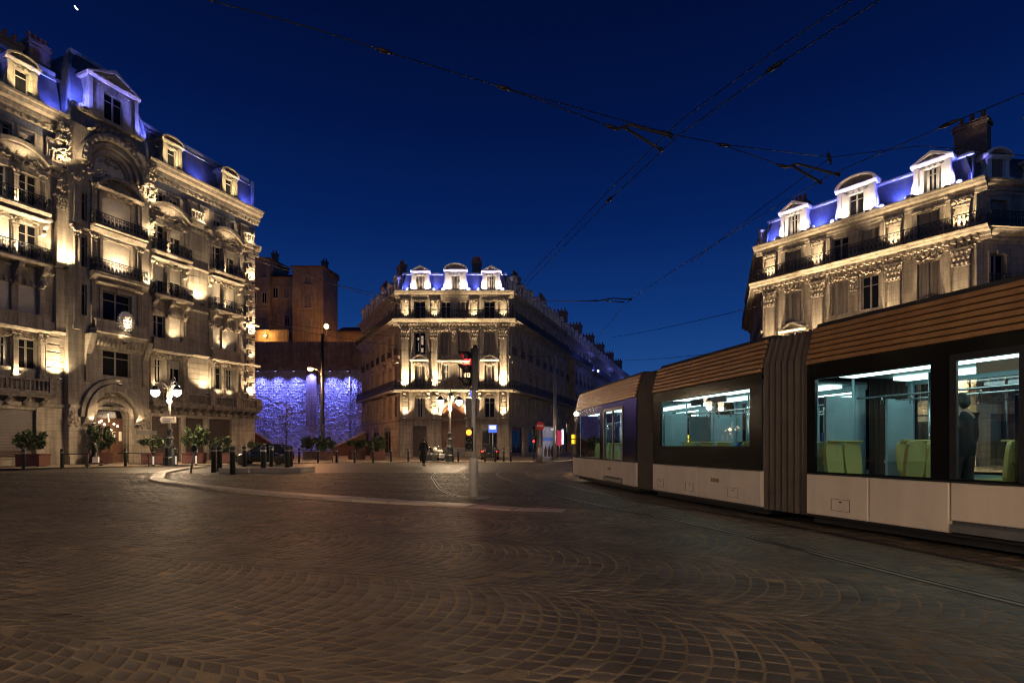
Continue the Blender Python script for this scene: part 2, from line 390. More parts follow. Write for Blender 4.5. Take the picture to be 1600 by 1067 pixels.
def win(par, MX, x, z, w, h, kind='dark', y=.24, tr=.7):
    mul = w > .75
    o = ob('window', cached(('fr', w, h, mul, tr), lambda: f_frame(w, h, mul, tr)), par, (x, y, z), mx=MX)
    ob('pane', cached(('pa', w, h), lambda: f_pane(w, h, 'pane')), o)
    if kind == 'lit': ob('room_light', cached('rlm', lambda: MB().ball((-.22, .02, h * .72), (.13, .015, .16), 10, 6).box(-.22, -.19, .02, .028, h * .15, h * .55).box(.12, .36, .02, .028, h * .45, h * .85).box(.1, .36, .02, .028, h * .1, h * .3).mesh('room_light', 'litpane')), o)
    if kind == 'shut':
        for q in (0, 1): ob('shutter', cached(('sh', w, h), lambda: f_shut(w / 2 - .01, h - .02)), o, (-w / 2 + .005 + q * w / 2, -.06, .01))
    if kind == 'curt':
        def fc():
            b = MB()
            for q_ in (-1, 1):
                for j in range(5): a = q_ * (w / 2 - .06 - j * w * .052); b.add([(a, .024 - .006 * (j % 2), .06), (a - q_ * w * .052, .024 - .006 * ((j + 1) % 2), .06), (a - q_ * w * .052 * .6, .024 - .006 * ((j + 1) % 2), h - .08), (a, .024 - .006 * (j % 2), h - .08)], [(0, 1, 2, 3)])
            return b.mesh('curtain', 'curtain')
        ob('curtain', cached(('cu', w, h), fc), o)
    if kind.startswith('blind'):
        f = float(kind[5:] or 1.); ob('roller_blind', cached(('bl', w, h, f), lambda: f_blind(w, h, f)), o)
    return o
def f_swin(w, h, kind):   # far window: one mesh
    mb = MB(); t = .07
    mb.box(-w / 2, -w / 2 + t, 0, .06, 0, h); mb.box(w / 2 - t, w / 2, 0, .06, 0, h); mb.box(-w / 2 + t, w / 2 - t, .002, .06, h - t, h)
    mb.box(-w / 2 + t, w / 2 - t, .03, .04, 0, h - t, 1)
    if kind == 'shut':
        for k in range(4):
            a = -w / 2 + t + (w - 2 * t) * k / 4; b = a + (w - 2 * t) / 4
            mb.box(a + .015, b - .015, -.05, .02, .02, h - t - .02, 2)
    else: mb.box(-.05, .05, -.01, .05, 0, h - t)
    return mb.mesh('window', ['frame', 'pane', 'shut'])
def swin(par, MX, x, z, w, h, kind='dark', y=.22):
    return ob('window', cached(('sw', w, h, kind), lambda: f_swin(w, h, kind)), par, (x, y, z), mx=MX)
def surround(mb, x, z, w, h, t=.16, pr=.07, y=0., key=True, mi=0):
    mb.box(x - w / 2 - t, x - w / 2, y - pr, y + .02, z, z + h + t, mi); mb.box(x + w / 2, x + w / 2 + t, y - pr, y + .02, z, z + h + t, mi)
    mb.box(x - w / 2, x + w / 2, y - pr, y + .02, z + h, z + h + t, mi)
    mb.box(x - w / 2 - t - .08, x + w / 2 + t + .08, y - pr - .08, y + .02, z - .14, z - .003, mi)
    if key: mb.box(x - .12, x + .12, y - pr - .07, y + .01, z + h - .06, z + h + t + .05, mi)
def hood(mb, x, z, w, y=0., kind='tri', pr=.32, mi=0):   # pediment or straight hood over a window
    mb.prof([(y, z), (y - pr * .6, z), (y - pr, z + .12), (y - pr, z + .2), (y, z + .2)], x - w / 2, x + w / 2, mi)
    if kind == 'tri':
        h = w * .24
        mb.poly([(x - w / 2, z + .203), (x + w / 2, z + .203), (x, z + .2 + h)], y - pr * .35, y, mi)
        for q in (-1, 1):
            mb.poly([(x + q * w / 2, z + .205), (x + q * (w / 2 - .25), z + .205), (x, z + .06 + h), (x, z + .26 + h)][::q], y - pr, y, mi)
    if kind == 'seg':
        r = w * .56; cz = z + .2 - math.sqrt(r * r - w * w / 4); a = math.asin(w / 2 / r)
        mb.arch(x, cz, r - .16, r + .05, y - pr, y, PI / 2 - a, PI / 2 + a, 10, mi)
def f_console(w, h, d):
    pts = [(0, 0), (-.35 * d, .06 * h), (-.5 * d, .22 * h), (-.42 * d, .40 * h), (-.55 * d, .58 * h), (-.9 * d, .72 * h), (-d, .88 * h), (-d, h), (0, h)]
    mb = MB().prof(pts, -w / 2, w / 2)
    mb.ball((0, -.45 * d, .25 * h), (w * .56, .16 * d, .16 * h), 8, 5); mb.ball((0, -.85 * d, .82 * h), (w * .58, .16 * d, .13 * h), 8, 5)
    return mb.mesh('console', 'stone2')
def console(par, MX, x, zt, w=.26, h=.7, d=.6, y=0.):
    return ob('console', cached(('co', w, h, d), lambda: f_console(w, h, d)), par, (x, y, zt - h), mx=MX)
def f_rail(L, h):
    mb = MB(); n = max(2, int(L / .13))
    mb.box(0, L, -.03, .03, h - .05, h); mb.box(0, L, -.02, .02, .06, .09); mb.box(0, L, -.015, .015, h * .72, h * .72 + .025)
    for i in range(n + 1):
        x = L * i / n; mb.box(x - .012, x + .012, -.012, .012, .0, h - .04)
        if i < n and i % 2 == 0:
            xc = x + L / n / 2; a = L / n * .45
            mb.add([(xc - a, 0, h * .40), (xc, -.01, h * .18), (xc + a, 0, h * .40), (xc, .01, h * .62)], [(0, 1, 2, 3)]); mb.add([(xc - a * .7, .003, h * .8), (xc, 0, h * .74), (xc + a * .7, .003, h * .8), (xc, 0, h * .9)], [(0, 1, 2, 3)])
    return mb.mesh('railing', 'iron')
def f_balus(L, h):
    mb = MB(); n = max(1, int(L / .24)); mb.box(0, L, -.1, .1, 0, .12); mb.box(0, L, -.12, .12, h - .13, h)
    for i in range(n):
        x = L * (i + .5) / n; mb.lathe([(.05, .12), (.085, .26), (.07, .42), (.045, h - .3), (.07, h - .13)], x, 0, 6)
    return mb.mesh('balustrade', 'stone2')
def balcony(par, MX, x0, x1, z, pr, kind='iron', h=1., y=0., t=.22, nc=0, ch=.55):
    L = round(x1 - x0, 3)
    def f():
        return MB().prof([(.02, -t), (-pr * .86, -t), (-pr * .93, -t * .55), (-pr, -t * .45), (-pr, 0), (.02, 0)], 0, L).mesh('balcony', 'stone')
    o = ob('balcony', cached(('bc', L, pr, t), f), par, (x0, y, z), mx=MX)
    if kind == 'iron':
        ob('railing', cached(('ra', L, h), lambda: f_rail(round(L - .1, 3), h)), o, (.05, -pr + .08, 0))
        sd = cached(('rs', pr, h), lambda: f_rail(round(pr - .16, 3), h))
        for xx in (.05, L - .05): ob('railing', sd, o, (xx, -pr + .12, 0), PI / 2)
    elif kind == 'stone':
        ob('balustrade', cached(('ba', L, h), lambda: f_balus(L - .1, h)), o, (.05, -pr + .16, 0))
    for i in range(nc):
        console(par, MX, x0 + L * (i + .5) / nc if nc > 2 else (x0 + .35 + (L - .7) * i), z - t, .24, ch, pr * .8, y)
    return o
def pilaster(mb, x, z0, z1, w, pr=.16, y=0., cap=.9, mi=0, cmi=1, sd=1):
    mb.box(x - w / 2 - .06, x + w / 2 + .06, y - pr - .06, y, z0, z0 + .3, mi)
    mb.box(x - w / 2, x + w / 2, y - pr, y, z0 + .3, z1 - cap, mi)
    for q in (-1, 1): mb.box(x + q * w * .40 - w * .06, x + q * w * .40 + w * .06, y - pr - .03, y - pr + .01, z0 + .5, z1 - cap - .2, mi)
    mb.box(x - w / 2 - .04, x + w / 2 + .04, y - pr - .05, y, z1 - cap, z1 - cap + .08, cmi)
    mb.box(x - w / 2, x + w / 2, y - pr + .01, y, z1 - cap + .08, z1 - .12, cmi); mb.box(x - w / 2 - .14, x + w / 2 + .14, y - pr - .14, y, z1 - .12, z1, cmi)
    r = random.Random(sd)
    for row in range(3):
        k = 4
        for i in range(k):
            n0 = len(mb.sm); mb.ball((x - w * .46 + w * .92 * (i + .5 * (row % 2) * .6) / (k - 1) * .9, y - pr - .04 - .03 * row, z1 - cap + .2 + (cap - .36) * row / 2.4), (w * .11, .08, cap * .11), 6, 4, cmi); mb.sm[n0:] = [False] * (len(mb.sm) - n0)
    for q in (-1, 1): mb.ball((x + q * w * .5, y - pr - .08, z1 - .22), (.11, .1, .11), 8, 5, cmi)
def pil(par, MX, x, z0, z1, w, pr=.16, y=0., cap=.9, mi=0, cmi=1, sd=1):
    h = round(z1 - z0, 3)
    def f(): b = MB(); pilaster(b, 0, 0, h, w, pr, 0, cap, mi, cmi, sd); return b.mesh('pilaster', ['stone', 'stone2'])
    return ob('pilaster', cached(('pi', h, w, pr, cap, cmi, sd), f), par, (x, y, z0), mx=MX)
def ped(par, MX, x, z, w, y=0., kind='tri', pr=.32):
    def f(): b = MB(); hood(b, 0, 0, w, 0, kind, pr); return b.mesh('pediment', 'stone')
    return ob('pediment' if kind in ('tri', 'seg') else 'window_hood', cached(('pe', round(w, 3), kind, pr), f), par, (x, y, z), mx=MX)
def sur(par, MX, x, z, w, h, t=.16, pr=.07, y=0., key=True):
    def f(): b = MB(); surround(b, 0, 0, w, h, t, pr, 0, key); return b.mesh('window_surround', 'stone')
    return ob('window_surround', cached(('su', w, round(h, 3), t, pr, key), f), par, (x, y, z), mx=MX)
def mold(par, MX, pr, x0, x1, nm='string_course', m='stone'): return mk(nm, MB().prof(pr, x0, x1), m, par, mx=MX)
def corn(par, MX, *a, **k): b = MB(); cornice(b, *a, **k); return mk('cornice', b, 'stone', par, mx=MX)
def dent(par, MX, *a): b = MB(); dentils(b, *a); return mk('dentil_row', b, 'stone2', par, mx=MX, kind='stuff')
UP = 11.
def uplight(par, MX, x, z, P, y=-.45, ang=118, color=WARM, tilt=.07, lens='warmlamp', r=.07, dx=0.):
    fx = cached(('fx', lens), lambda: MB().box(-.12, .12, -.09, .09, -.12, 0).box(-.03, .03, -.03, .20, -.17, -.12).box(-.085, .085, -.06, .06, 0.003, .008, 1).mesh('floodlight', ['iron', lens]))
    o = ob('floodlight', fx, par, (x, y, z), mx=MX)
    light('SPOT', o, (0, 0, .05), P * UP, color, r, dir=(dx, tilt, 1), angle=ang, blend=1.)
    return o
def f_dormer(w, h, kind, ww, wh, dp=1.6):
    """stone dormer front with side scrolls and a pediment or arch"""
    mb = MB(); zb = .25
    mb.box(-w / 2, -ww / 2, 0, dp, 0, h, 0); mb.box(ww / 2, w / 2, 0, dp, 0, h, 0); mb.box(-ww / 2, ww / 2, 0, dp, zb + wh, h, 0); mb.box(-ww / 2, ww / 2, .02, dp, 0, zb, 0)
    mb.box(-ww / 2, ww / 2, .35, .45, zb, zb + wh, 2)
    for q in (-1, 1):
        mb.box(q * w / 2 - .14, q * w / 2 + .14, -.10, .06, .18, h - .02, 0)
        mb.prof([(0.05, 0.), (-.1, 0.), (-.12, .16), (.05, .18)], q * w / 2 - .2, q * w / 2 + .2)
        pts = [(q * w / 2 + q * .1, 0), (q * (w / 2 + .62), 0), (q * (w / 2 + .70), .22), (q * (w / 2 + .52), .40), (q * (w / 2 + .34), .42), (q * (w / 2 + .26), h * .45), (q * (w / 2 + .12), h * .72), (q * w / 2 + q * .1, h * .75)]
        mb.poly(pts[::q], .0, .3, 0); mb.ball((q * (w / 2 + .5), .02, .25), (.22, .1, .22), 8, 5)
    hw = w / 2 + .28
    mb.prof([(dp, 0), (-.08, 0), (-.22, .12), (-.25, .2), (dp, .2)], -hw, hw); n0 = len(mb.v) - 10
    for i in range(n0, len(mb.v)): mb.v[i] = (mb.v[i][0], mb.v[i][1], mb.v[i][2] + h)
    if 'tri' in kind:
        t = w * .30
        mb.poly([(-hw + .1, h + .203), (hw - .1, h + .203), (0, h + .2 + t)], -.06, dp, 0)
        for q in (-1, 1): mb.poly([(q * hw, h + .205), (q * (hw - .3), h + .205), (0, h + .06 + t), (0, h + .30 + t)][::q], -.27, .1, 0)
    else:
        mb.arch(0, h + .21, hw - .22, hw, -.27, dp, 0, PI, 14, 0, ez=.52); mb.arch(0, h + .205, 0.05, hw - .22, -.04, .2, 0, PI, 12, 1, ez=.50)
    mb.relief(-w * .3, w * .3, h + .26, h + .26 + w * .14, -.1, .08, 5, 3, 1)
    mb.relief(-w * .36, w * .36, zb + wh + .06, h - .06, -.03, .08, 6, 4, 1)
    return mb.mesh('dormer', ['white' if not kind.startswith('old') else 'stone', 'stone2', 'pane'])
def dormer(par, MX, x, z, w, h, kind, ww, wh, y=-.05, kw='dark', dp=1.6):
    o = ob('dormer', cached(('do', w, h, kind, ww, wh, dp), lambda: f_dormer(w, h, kind, ww, wh, dp)), par, (x, y, z), mx=MX)
    wo = win(o, Matrix.Identity(4), 0, .25, ww, wh, kw, .14)
    return o
def f_chim(w, d, h, n):
    mb = MB(); mb.box(-w / 2, w / 2, -d / 2, d / 2, 0, h); mb.box(-w / 2 - .1, w / 2 + .1, -d / 2 - .1, d / 2 + .1, h - .35, h - .15); mb.box(-w / 2 - .06, w / 2 + .06, -d / 2 - .06, d / 2 + .06, h - .1, h)
    for i in range(n):
        x = -w / 2 + w * (i + .5) / n; mb.lathe([(.13, h), (.15, h + .1), (.11, h + .5), (.15, h + .55)], x, 0, 8, 1)
    return mb.mesh('chimney', ['brick', 'pot'])
def chimney(par, MX, x, y, z, w=1.6, d=.7, h=2.4, n=4, rot=0.):
    return ob('chimney', cached(('ch', w, d, h, n), lambda: f_chim(w, d, h, n)), par, (x, y, z), rot, mx=MX)
def mansard(mb, x0, x1, z0, z1, ins=.75, y=.25, mi=0, sl=0., sr=0.):
    v = [(x0, y, z0), (x1, y, z0), (x1 - sr, y + ins, z1), (x0 + sl, y + ins, z1)]
    mb.add(v, [(0, 1, 2, 3)], mi)
I4 = Matrix.Identity(4)
def fmx(x, y, ang): return Matrix.Translation((x, y, 0)) @ Matrix.Rotation(ang, 4, 'Z')

# ------------------------------------------------------------------ ornate hotel on the left side of the square
pal = thing('grand_hotel', 'tall ornate stone palace with warm floodlit carved facade, filling the left side', 'building', (-25.06 - .381 * 24, 53 - .925 * 24, 0), math.atan2(.925, .381))
def q(s): return 24 - s
BAYS = (3.45, 8.8, 19.05)
FL = [(6.45, 1.95, 1.02), (9.9, 2.05, 1.1), (13.72, 2.3, 1.1), (17.3, 2.05, 1.1), (21.05, 1.1, .85)]   # sill, height, width of a pair window
def pair(c, w): g = .36; return (c - g / 2 - w / 2, c + g / 2 + w / 2)
ops = []
for c in BAYS:
    for z, h, w in FL:
        for s in pair(c, w): ops.append((q(s) - w / 2, q(s) + w / 2, z, z + h))
shops = [(2.65, 4.95), (5.4, 7.2), (7.65, 10.1), (17.9, 22.6)]
for a, b in shops: ops.append((q(b), q(a), .1, 3.72))
P1, P2 = 10.7, 16.3     # the projecting centre bay
wb = MB()
wall(wb, q(P1), q(0), .0, 22.2, [o for o in ops if o[0] > q(P1)]); wall(wb, q(24), q(P2), .0, 22.2, [o for o in ops if o[1] < q(P2)])
cops = [(q(14.1), q(12.1), 6.5, 8.4), (q(14.15), q(12.1), 10.5, 12.7), (q(14.15), q(12.05), 14.1, 16.5), (q(14.2), q(12.0), 17.5, 19.7), (q(14.7), q(12.4), 20.75, 22.6), (q(14.65), q(12.45), .1, 4.4),
        (q(15.5), q(15.15), 10.6, 12.8), (q(15.5), q(15.15), 14.0, 16.2), (q(15.5), q(15.15), 17.3, 19.3)]
wall(wb, q(P2), q(P1), 0., 24.0, cops, -.6, .5)
for s in (P1, P2): wb.box(q(s) - .01 if s == P2 else q(s) - .3, q(s) + .3 if s == P2 else q(s) + .01, -.58, .05, 0, 24.0)
spandrel(wb, q(14.65), q(12.45), 4.4, 1.05, -.55, -.1); spandrel(wb, q(14.7), q(12.4), 22.6, 1.15, -.55, -.1); spandrel(wb, q(14.2), q(12.0), 19.7, .5, -.56, -.15); spandrel(wb, q(14.15), q(12.05), 16.5, .2, -.56, -.2)
courses(wb, q(P1), q(0), .7, 4.3, [o for o in ops if o[0] > q(P1)]); courses(wb, q(24), q(P2), .7, 4.3, [o for o in ops if o[1] < q(P2)])
courses(wb, q(P2), q(P1), .7, 4.3, cops, -.6); courses(wb, q(P1), q(0), 6.2, 9.0, ops, 0., .46); 
courses(wb, q(7.1), q(5.15), 9.95, 19.6, [], 0., .62, .02, .02); courses(wb, q(17.4), q(P2), 6.2, 9.6, [], 0., .46)
wb.box(q(24), q(P2), -.12, .0, 0, .68); wb.box(q(2.6), q(0), -.12, .0, 0, .68); wb.box(q(P2), q(14.7), -.72, -.6, 0, .68); wb.box(q(12.4), q(P1), -.72, -.6, 0, .68)
mk('facade_wall', wb, 'stone', pal)
sb = MB(); sb.box(q(24), q(0) - .02, .6, 15, 0, 22.0); mk('rear_body', sb, 'oldwall', pal)
# horizontal mouldings
for a, b, y in ((q(24), q(P2) - .002, 0), (q(P2), q(P1), -.6), (q(P1) + .002, q(0) + .45, 0)):
    mold(pal, I4, [(y, 3.95), (y - .18, 3.95), (y - .25, 4.2), (y, 4.2)], a, b)
    if y == 0:
        corn(pal, I4, a, b, 24.1, 1.1, y, 0, 1.5); dent(pal, I4, a, b, 22.85, y - .1, .2, .2, .16, .42)
        mold(pal, I4, [(y, 20.25), (y - .22, 20.25), (y - .4, 20.5), (y - .48, 20.75), (y, 20.75)], a, b, 'cornice')
        mold(pal, I4, [(y, 19.75), (y - .1, 19.75), (y - .14, 19.95), (y, 19.95)], a, b); dent(pal, I4, a, b, 20.02, y - .05, .14, .18, .14, .3)
        mold(pal, I4, [(y, 9.0), (y - .22, 9.0), (y - .34, 9.18), (y, 9.18)], a, b)
        mold(pal, I4, [(y, 12.95), (y - .10, 12.95), (y - .16, 13.1), (y, 13.1)], a, b)
    mold(pal, I4, [(y, 16.6), (y - .09, 16.6), (y - .14, 16.75), (y, 16.75)], a, b)
# paired bays: hoods, balconies, carving, piers
sd = 0
kinds = {3.45: ['dark', 'shut', 'shut', 'shut', 'dark', 'blind.4', 'dark', 'dark', 'blind.3', 'blind.3'],
         8.8: ['curt', 'blind.3', 'dark', 'blind1', 'blind.5', 'blind.45', 'dark', 'blind.3', 'dark', 'blind.3'],
         19.05: ['curt', 'dark', 'blind1', 'blind1', 'blind.8', 'dark', 'curt', 'dark', 'dark', 'blind.4']}
kinds[3.45] = ['dark', 'curt', 'blind1', 'blind1', 'blind1', 'blind1', 'dark', 'blind.3', 'blind.4', 'blind.5']
for c in BAYS:
    ks = iter(kinds[c]); x = q(c); rb = MB()
    for fi, (z, h, w) in enumerate(FL):
        for s in reversed(pair(c, w)): win(pal, I4, q(s), z, w, h, next(ks), .26)
    sd += 1
    bx0, bx1 = x - 1.55, x + 1.55
    # 1st floor: columns carrying the parapet balcony above
    for qq in (-1, 1):
        pil(pal, I4, x + qq * 1.42, 5.75, 9.0, .36, .30, 0., .75, 0, 1, sd); pil(pal, I4, x + qq * 1.42, 9.95, 12.4, .30, .14, 0., .5, 0, 1, sd + 5)
    pil(pal, I4, x, 5.75, 8.9, .3, .12, 0., .6, 0, 1, sd)
    rb.relief(bx0 + .2, bx1 - .2, 8.42, 9.0, -.08, .14, 26, 10 + sd, 1)
    balcony(pal, I4, bx0 - .15, bx1 + .15, 9.1, .75, 'none', t=.2)
    rb.box(bx0 - .05, bx1 + .05, -.7, -.5, 9.1, 9.85, 0); rb.box(bx0 - .1, bx1 + .1, -.76, -.44, 9.85, 9.98, 0)
    for qq in (-1, 0, 1): rb.box(x + qq * 1.4 - .2, x + qq * 1.4 + .2, -.74, -.48, 9.1, 9.85, 0)
    for i in range(10): rb.box(x - 1.1 + i * .24, x - .99 + i * .24, -.715, -.69, 9.22, 9.72, 1)
    # 2nd floor windows: carved heads and brackets, balcony above
    for s in pair(c, 1.1): rb.relief(q(s) - .5, q(s) + .5, 11.98, 12.4, -.06, .12, 8, 20 + sd, 1)
    for qq in (-1, 0, 1): console(pal, I4, x + qq * 1.35, 13.3, .3, 1.5, .85)
    balcony(pal, I4, bx0 - .1, bx1 + .1, 13.5, 1.0, 'iron', .95, t=.26)
    # 3rd floor: hood on brackets, balcony over
    pil(pal, I4, x, 13.6, 16.1, .28, .10, 0., .45, 0, 1, sd)
    ped(pal, I4, x, 16.25, 3.3, 0., 'flat', .75); rb.relief(bx0 + .1, bx1 - .1, 16.0, 16.3, -.25, .16, 16, 30 + sd, 1)
    for qq in (-1, 1): console(pal, I4, x + qq * 1.5, 16.25, .26, .8, .55)
    balcony(pal, I4, bx0 - .05, bx1 + .05, 16.95, .95, 'iron', .9, t=.3)
    # 4th floor: small columns, big carved segmental head
    pil(pal, I4, x, 16.95, 19.45, .30, .16, 0., .5, 0, 1, sd)
    for qq in (-1, 1): pil(pal, I4, x + qq * 1.45, 16.95, 19.7, .36, .16, 0., .55, 0, 1, sd + 3)
    rb.arch(x, 19.0, 2.05, 2.35, -.62, 0, R(38), R(142), 14, 0, .92); rb.arch(x, 19.0, 1.75, 2.0, -.38, 0, R(36), R(144), 14, 0, .92); rb.arch(x, 19.0, 1.2, 1.75, -.20, 0, R(48), R(132), 10, 1, .92)
    rb.relief(x - 1.1, x + 1.1, 19.9, 20.7, -.26, .2, 20, 40 + sd, 1)
    # attic
    for s in pair(c, .85): sur(pal, I4, q(s), 21.05, .85, 1.1, .1, .05, 0, False)
    for qq in (-1, 1):
        rb.box(x + qq * 2.1 - .45, x + qq * 2.1 + .45, -.22, 0, 20.76, 22.3, 0); rb.box(x + qq * 2.1 - .35, x + qq * 2.1 + .35, -.27, 0, 20.95, 22.1, 0)
    mk('carved_bay', rb, ['stone', 'stone2'], pal, kind='stuff')
    balcony(pal, I4, x + 1.75, x + 3.1, 20.76, .55, 'stone', .8, t=.1); 
# balustrade over the ground floor
for a, b in ((24, 17.2), (10.55, 5.3), (5.2, .05)):
    balcony(pal, I4, q(a), q(b), 4.85, .9, 'stone', .9, t=.32, nc=7, ch=.6)
pb = MB()
for s in (23.8, 20.6, 17.3, 10.4, 7.9, 5.25, 2.6, .3): pb.box(q(s) - .28, q(s) + .28, -.94, -.5, 4.85, 5.8)
mk('balustrade_pier', pb, 'stone2', pal, kind='stuff')
# tall corner pier with quoin stones
qm = cached('quoin', lambda: MB().bbox(-.55, .55, -.16, .02, .02, .50, .03).mesh('quoin_stone', 'stone')); qm2 = cached('quoin2', lambda: MB().bbox(-.42, .42, -.16, .02, .02, .50, .03).mesh('quoin_stone', 'stone'))
for i in range(29): ob('quoin_stone', qm if i % 2 else qm2, pal, (q(.62) + (0 if i % 2 else .13), 0, 5.85 + i * .52 - (0.0 if i < 29 else 0)))
for s0, n, z0 in ((17.0, 7, 6.2),):
    for i in range(n): ob('quoin_stone', qm2, pal, (q(s0), 0, z0 + i * .52))
qd = MB()
for i in range(12): qd.ball((q(.62), -.16, 7.0 + i * 1.04), (.2, .12, .16), 8, 5)
mk('quoin_boss', qd, 'stone2', pal, kind='stuff')
# centre bay
cbm = MB()
for s in (16.55, 10.55):
    pil(pal, I4, q(s), 13.6, 18.6, .66, .34, -.0, .95, 0, 1, 5); cbm.box(q(s) - .34, q(s) + .34, -.30, 0, 9.3, 13.5, 0)
    cbm.relief(q(s) - .35, q(s) + .35, 18.7, 19.6, -.45, .25, 14, int(s), 1); cbm.relief(q(s) - .35, q(s) + .35, 20.7, 23.6, -.55, .30, 40, int(s) + 1, 1)
for s in (15.85, 14.75, 11.5): pil(pal, I4, q(s), 9.5, 16.6, .34, .12, -.6, .5, 0, 1, 6); pil(pal, I4, q(s), 16.9, 20.3, .34, .14, -.6, .6, 0, 1, 8)
xc = q(13.1)
# portal
cbm.arch(q(13.55), 3.45, 1.15, 1.5, -.9, -.6, 0, PI, 18, 0, .95); cbm.arch(q(13.55), 3.4, 1.55, 1.95, -1.25, -.6, 0, PI, 18, 0, 1.25); cbm.arch(q(13.55), 3.4, 1.95, 2.2, -1.0, -.6, 0, PI, 18, 0, 1.28)
for qq in (-1, 1):
    cbm.box(q(13.55) + qq * 1.35 - .2, q(13.55) + qq * 1.35 + .2, -.85, -.6, 0, 3.45, 0); cbm.relief(q(13.55) + qq * 2.5 - .3, q(13.55) + qq * 2.5 + .3, 2.6, 3.7, -.7, .18, 12, 3, 1)
    cbm.prof([(-.6, 2.7), (-.95, 2.9), (-1.25, 3.4), (-.6, 3.4)], q(13.55) + qq * 1.75 - .25, q(13.55) + qq * 1.75 + .25, 0)
cbm.relief(q(13.55) - .6, q(13.55) + .6, 4.7, 5.8, -.85, .2, 16, 9, 1)
# projecting window bay on a shell console
cbm.prof([(-.6, 8.35), (-.75, 8.4), (-1.0, 8.8), (-1.35, 9.4), (-1.5, 9.5), (-1.5, 9.75), (-.6, 9.75)], q(15.0), q(11.3), 0)
for i in range(13): cbm.ball((q(14.7) + i * .26, -1.0, 8.95), (.11, .3, .42), 6, 5, 1)
for qq in (-1, 1): cbm.prof([(-.6, 5.9), (-.8, 6.0), (-.8, 7.9), (-1.0, 8.4), (-1.4, 9.3), (-.6, 9.3)], xc + qq * 2.0 - .2, xc + qq * 2.0 + .2, 0)
cbm.box(q(15.0), q(11.3), -1.42, -1.22, 9.75, 10.3, 0); cbm.box(q(15.05), q(11.25), -1.46, -1.18, 10.3, 10.42, 0)
sur(pal, I4, q(13.12), 10.5, 2.05, 2.2, .22, .1, -.6); ped(pal, I4, xc, 13.0, 3.3, -.6, 'flat', .6); ped(pal, I4, xc, 9.9, 2.6, -.6, 'none', .2)
sur(pal, I4, xc, 14.1, 2.1, 2.4, .2, .1, -.6); sur(pal, I4, xc, 17.5, 2.2, 2.2, .2, .12, -.6)
cbm.prof([(-.6, 16.65), (-.9, 16.7), (-1.15, 16.95), (-1.15, 17.15), (-.6, 17.15)], q(15.0), q(11.2), 0); cbm.prof([(-.6, 13.25), (-.9, 13.3), (-1.3, 13.6), (-1.3, 13.8), (-.6, 13.8)], q(15.1), q(11.1), 0)
ped(pal, I4, xc, 19.9, 3.2, -.6, 'seg', .6); cbm.relief(q(14.4), q(11.8), 19.75, 20.4, -.85, .25, 30, 71, 1)
for r0, r1, yy in ((1.25, 1.5, -.75), (1.6, 1.85, -.95), (1.95, 2.35, -1.25)): cbm.arch(xc - .4, 21.4, r0, r1, yy, -.6, 0, PI, 20, 0, 1.12)
for a in range(17):
    an = PI * (a + .5) / 17; cbm.ball((xc - .4 + 2.15 * math.cos(an), -1.2, 21.4 + 2.4 * math.sin(an)), (.2, .16, .2), 6, 4, 1)
cbm.relief(q(15.2), q(11.9), 23.7, 24.5, -1.0, .3, 26, 77, 1); cbm.relief(q(15.6), q(11.3), 20.6, 21.3, -.9, .22, 30, 78, 1)
cbm.relief(xc - 1.2, xc + .6, 21.9, 22.5, -.5, .1, 22, 79, 1)
mk('centre_bay_carving', cbm, ['stone', 'stone2'], pal, kind='stuff')
balcony(pal, I4, q(15.0), q(11.2), 17.17, .75, 'iron', .9, -.6, .12); balcony(pal, I4, q(15.0), q(11.2), 13.82, .75, 'iron', .95, -.6, .12)
for z, h, k, w in ((6.5, 1.9, 'dark', 2.0), (10.5, 2.2, 'dark', 2.05), (14.1, 2.4, 'blind.95', 2.1), (17.5, 2.2, 'blind.9', 2.2)): win(pal, I4, q(13.1), z, w, h, k, -.35)
win(pal, I4, q(13.55), 20.75, 2.3, 1.85, 'blind.9', -.3)
for z, h in ((10.6, 2.2), (14.0, 2.2), (17.3, 2.0)): win(pal, I4, q(15.32), z, .35, h, 'dark', -.4)
# portal door with fanlight
dd = MB(); dd.box(-1.1, 1.1, 0, .1, 0, 3.3); dd.box(-.03, .03, -.03, .01, .1, 3.2)
for a in (-.55, .55):
    for z0, z1 in ((.25, 1.3), (1.5, 3.0)): dd.box(a - .4, a + .4, -.04, .01, z0, z1)
do_ = mk('door', dd, 'wood', pal, loc=(q(13.55), -.15, .1))
fl = MB()
for a in range(5): fl.box(-1.0 + a * .45, -.8 + a * .45, -.02, .0, 2.2 + .1 * (a % 2), 2.9)
mk('door_glass', fl, 'litpane', do_, loc=(0, -.045, -.6))
fr = MB().box(-1.08, 1.08, 0, .05, 3.25, 4.3); mk('fanlight', fr, 'pane', do_, loc=(0, .02, -.05))
gl = MB()
for (a, z) in ((-.75, 2.95), (-.62, 3.05), (-.42, 2.8), (.25, 2.85), (.5, 2.7), (.05, 2.4)): gl.ball((a, 0, z), .075, 8, 6)
gl.tube([(-.1, .1, 3.6), (-.1, 0, 3.0)], .02); cl_ = mk('portal_lamp', gl, 'warmlamp', pal, loc=(q(13.55), -.55, .1)); light('POINT', cl_, (0, -.2, 2.8), 10, WARM, .15)
